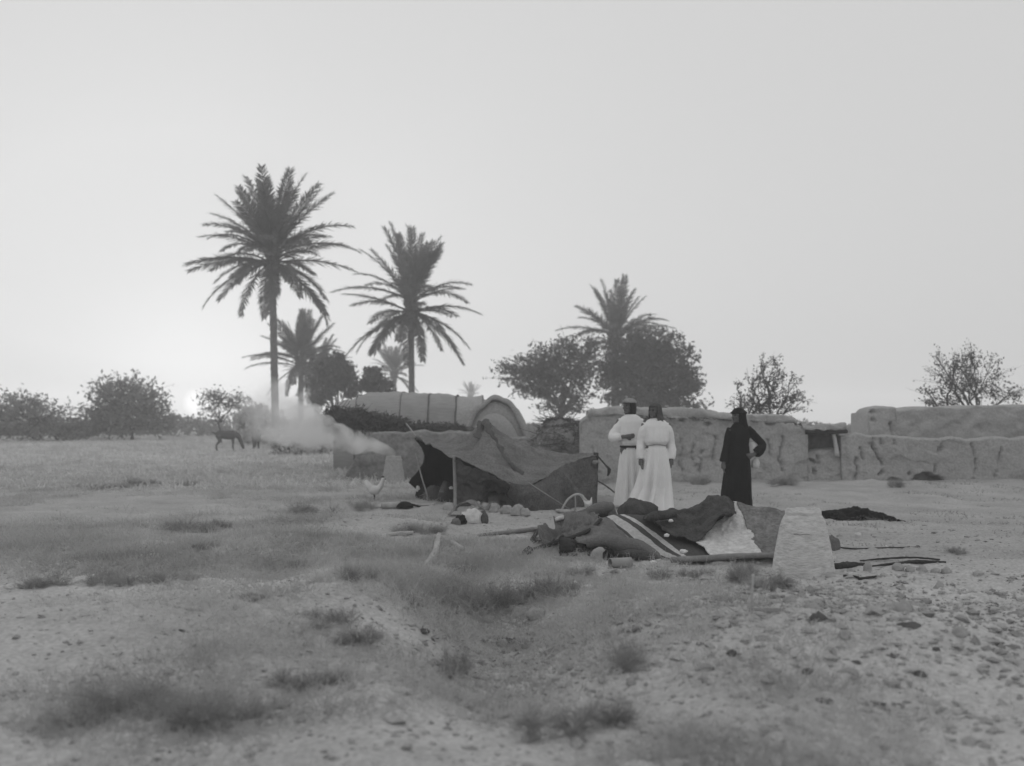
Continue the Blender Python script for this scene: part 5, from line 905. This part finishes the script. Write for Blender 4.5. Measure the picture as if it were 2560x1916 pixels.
tufts('weed_cover', 'sparse dry weeds in the central hollow', scatter(4600, hollow, 32), 16, .075, .0022, M['scrub_mid'], 32, .10)
def near_(r):
    while True:
        y = r.uniform(3.2, 5.2); x = r.uniform(-2.8, 1.6)
        if fbm(x*1.5, y*1.5, 7, 3, 46) > r.uniform(-.2, .3): return x, y
tufts('weed_cover', 'blurred dry weeds along the near foreground', scatter(900, near_, 33), 24, .06, .0018, M['scrub_mid'], 33, .11)
def farfield(r):
    y = 22+50*r.random(); return r.uniform(-.6*y, -.02*y), y
tufts('dry_grass', 'pale dry grass on the far left field', scatter(6000, farfield, 34), 8, .15, .016, M['leaf_dry'], 34, .2)
def yard(r):
    while True:
        y = r.uniform(11, 23.5); x = r.uniform(.05*y, .5*y)
        if fbm(x*.8, y*.8, 8, 3, 47) > r.uniform(.0, .5): return x, y
tufts('dry_grass', 'thin dry stubble on the yard before the mud walls', scatter(500, yard, 35), 8, .05, .004, M['scrub'], 35, .08)
# clods and gravel
def clods(name, label, pts, rmin, rmax, mat, seed):
    r = np.random.default_rng(seed); ico = bmesh.new(); bmesh.ops.create_icosphere(ico, subdivisions=1, radius=1.0); iv = np.array([v.co[:] for v in ico.verts]); ifc = np.array([[v.index for v in f.verts] for f in ico.faces]); ico.free()
    n = len(pts); s = (rmin*(rmax/rmin)**(r.random(n)**2.2))[:, None, None]; k = 1+.32*r.standard_normal((n, len(iv), 1)); V = iv[None]*k*s*(np.array([1.2, 1, .62])*(1+.25*r.standard_normal((n, 1, 3)))); a = r.uniform(0, 6.28, n); c_, s_ = np.cos(a)[:, None], np.sin(a)[:, None]
    V = np.stack([V[..., 0]*c_-V[..., 1]*s_, V[..., 0]*s_+V[..., 1]*c_, V[..., 2]], -1) + pts[:, None]; F = (ifc[None]+np.arange(n)[:, None, None]*len(iv)).reshape(-1, 3)
    return tag(obj(name, mesh_np(name, V.reshape(-1, 3), F, False), mat), label, 'gravel', kind='stuff')
clods('clods', 'earth clods and gravel strewn over the whole foreground', scatter(9000, lambda r: (lambda y: (r.uniform(-.55, .58)*y, y))(3.4+10*r.random()**1.2), 51), .005, .022, M['clod'], 51)
clods('clods', 'broken clods in the central hollow', scatter(2400, lambda r: (r.normal(.15, .5), r.normal(6.5, .9)), 52), .006, .042, M['clod'], 52)
clods('clods', 'broken clods on the right foreground mound', scatter(4600, lambda r: (r.normal(2.7, 1.0), r.normal(6.7, 1.1)), 53), .006, .040, M['clod'], 53)
clods('clods', 'pebbles and chips in the yard around the heap', scatter(1800, lambda r: (r.uniform(-2, 6), r.uniform(8.6, 16)), 54), .006, .03, M['stone'], 54)
r = np.random.default_rng(88)
for px, py, w, h, lab in [(1218, 1556, 30, 18, 'round pale stone in the central hollow'), (1286, 1556, 36, 10, 'flat white stone in the central hollow'), (1340, 1546, 50, 26, 'large flat grey stone at the right of the central hollow'), (1255, 1614, 30, 18, 'pale clod in the dug part of the hollow'), (1305, 1618, 46, 30, 'big rounded clod in the dug part of the hollow'), (1390, 1630, 46, 28, 'crumbly pale clod at the right of the dug hollow'),
                          (1460, 1612, 20, 14, 'small pale stone on the right lip of the hollow'), (1435, 1468, 26, 16, 'small white stone by the centre shrub foot'), (1470, 1470, 30, 10, 'flat grey chip right of the small white stone'), (497, 1440, 16, 8, 'white pebble on the bare left slope'), (505, 1395, 34, 8, 'pale flat stone in the weed bank'), (2260, 1530, 44, 30, 'large pale clod on the right mound'), (2110, 1600, 28, 22, 'round pale clod in the middle of the right mound'), (2400, 1590, 40, 24, 'pale stone at the right picture edge'), (1975, 1505, 34, 16, 'flat pale clod right of the stake'), (2030, 1520, 36, 16, 'pale clod right of the flat pale clod'), (2005, 1652, 12, 10, 'tiny white stone on the near right mound'), (1000, 1330, 8, 6, 'tiny white pebble left of the pale stuffed sack'), (828, 1346, 8, 6, 'white pebble on the pale ridge'), (1004, 1404, 12, 8, 'white pebble below the long thin cane'), (2146, 1340, 16, 10, 'white stone behind the clay oven'), (2085, 1398, 12, 8, 'white chip right of the clay oven'), (2215, 1368, 8, 6, 'white chip beside the trailing rope')]:
    lump_px('stone', px, py, w, h, M['stone_pale'] if 'white' in lab else M['stone'], int(r.integers(1000)), lab, 'stone', 'loose stones', rough=.3, nu=16, nv=10)
for px, py, w, h, lab in [(2045, 1552, 40, 22, 'dark burnt clod in the middle of the right mound'), (2275, 1572, 60, 16, 'dark ash patch lump on the right mound'), (1750, 1616, 24, 10, 'dark clod left on the near right mound'), (1830, 1642, 28, 20, 'dark clod below the stake'), (2020, 1682, 34, 14, 'dark clod in the near right foreground'), (2138, 1660, 28, 8, 'flat dark clod right of the near clods'), (2230, 1640, 34, 8, 'thin dark chip on the right mound'), (2340, 1628, 20, 10, 'dark clod near the right picture edge'), (2300, 1686, 36, 12, 'dark dung lump in the right corner'), (452, 1578, 20, 8, 'dark clod alone on the bare left slope'), (413, 1588, 14, 6, 'small dark clod beside the lone one'), (2060, 1755, 40, 14, 'blurred dark clod at the near right bottom'), (2190, 1765, 44, 16, 'second blurred dark clod at the near right bottom'), (1260, 1602, 40, 10, 'dark chip at the head of the dug hollow'), (1060, 1580, 30, 10, 'dark chip on the left lip of the hollow')]:
    lump_px('clod', px, py, w, h, M['dark_clod'], int(r.integers(1000)), lab, 'clod', 'dark clods', rough=.4, nu=16, nv=10)

# ------------------------------------------------------------------ air: haze and smoke
def volume_material(name, density, aniso=.3):
    m = bpy.data.materials.new(name); m.use_nodes = True; t = m.node_tree; t.nodes.clear(); o_ = t.nodes.new('ShaderNodeOutputMaterial'); v = t.nodes.new('ShaderNodeVolumePrincipled')
    v.inputs['Color'].default_value = (.92, .92, .92, 1); v.inputs['Density'].default_value = density; v.inputs['Anisotropy'].default_value = aniso; t.links.new(v.outputs[0], o_.inputs['Volume']); return m, v
hm, hv = volume_material('haze_air', .0030, .5); hv.inputs['Color'].default_value = (1, 1, 1, 1)
x0, x1, y0_, y1_, z0_, z1_ = -420, 420, -190, 420, -1.6, 15.0
V = [(x, y, z) for z in (z0_, z1_) for y in (y0_, y1_) for x in (x0, x1)]; F = np.array([(0, 2, 3, 1), (4, 5, 7, 6), (0, 1, 5, 4), (2, 6, 7, 3), (0, 4, 6, 2), (1, 3, 7, 5)])
tag(obj('haze', mesh_np('haze', V, F, False), hm), 'thin dusty haze filling the air over the whole camp', 'haze', kind='stuff')
sm_, v = volume_material('smoke_volume', 0.5, .2); t = sm_.node_tree; n = t.nodes
co = n.new('ShaderNodeTexCoord'); nz = n.new('ShaderNodeTexNoise'); nz.inputs['Scale'].default_value = 1.7; nz.inputs['Detail'].default_value = 6; t.links.new(co.outputs['Object'], nz.inputs['Vector'])
mr = n.new('ShaderNodeMapRange'); mr.inputs['From Min'].default_value = .39; mr.inputs['From Max'].default_value = .62; t.links.new(nz.outputs['Fac'], mr.inputs['Value'])
sx_ = n.new('ShaderNodeSeparateXYZ'); t.links.new(co.outputs['Generated'], sx_.inputs[0]); gr = n.new('ShaderNodeMapRange'); gr.inputs['From Min'].default_value = 0; gr.inputs['From Max'].default_value = 1; gr.inputs['To Min'].default_value = 0; gr.inputs['To Max'].default_value = 1; t.links.new(sx_.outputs['X'], gr.inputs['Value'])
pw = n.new('ShaderNodeMath'); pw.operation = 'POWER'; t.links.new(gr.outputs[0], pw.inputs[0]); pw.inputs[1].default_value = 2.5
ml = n.new('ShaderNodeMath'); ml.operation = 'MULTIPLY_ADD'; t.links.new(pw.outputs[0], ml.inputs[0]); ml.inputs[1].default_value = 5.5; ml.inputs[2].default_value = .06
mm = n.new('ShaderNodeMath'); mm.operation = 'MULTIPLY'; t.links.new(ml.outputs[0], mm.inputs[0]); t.links.new(mr.outputs[0], mm.inputs[1]); t.links.new(mm.outputs[0], v.inputs['Density'])
v.inputs['Color'].default_value = (1, 1, 1, 1)
pts = [P(988, 1137, 24.6), P(960, 1122, 24.7), P(915, 1108, 25.0), P(855, 1096, 25.6), P(780, 1075, 27), P(700, 1050, 30), P(640, 1022, 33), P(600, 1000, 35)]
V, F = tube(pts, [.05, .15, .24, .33, .5, .75, .8, .3], 24, 60); d = fbm(V[:, 0]*1.6, V[:, 1]*1.6, V[:, 2]*1.6, 3, 8); cl_ = catmull(np.array(pts), 60); ctr = np.concatenate([np.repeat(cl_, 24, 0), cl_[:1], cl_[-1:]]); V = ctr + (V-ctr)*(1+.9*d[:, None])
tag(obj('smoke', mesh_np('smoke', V, F), sm_), 'white smoke drifting left from the far oven towards the tall palm', 'smoke', kind='stuff')
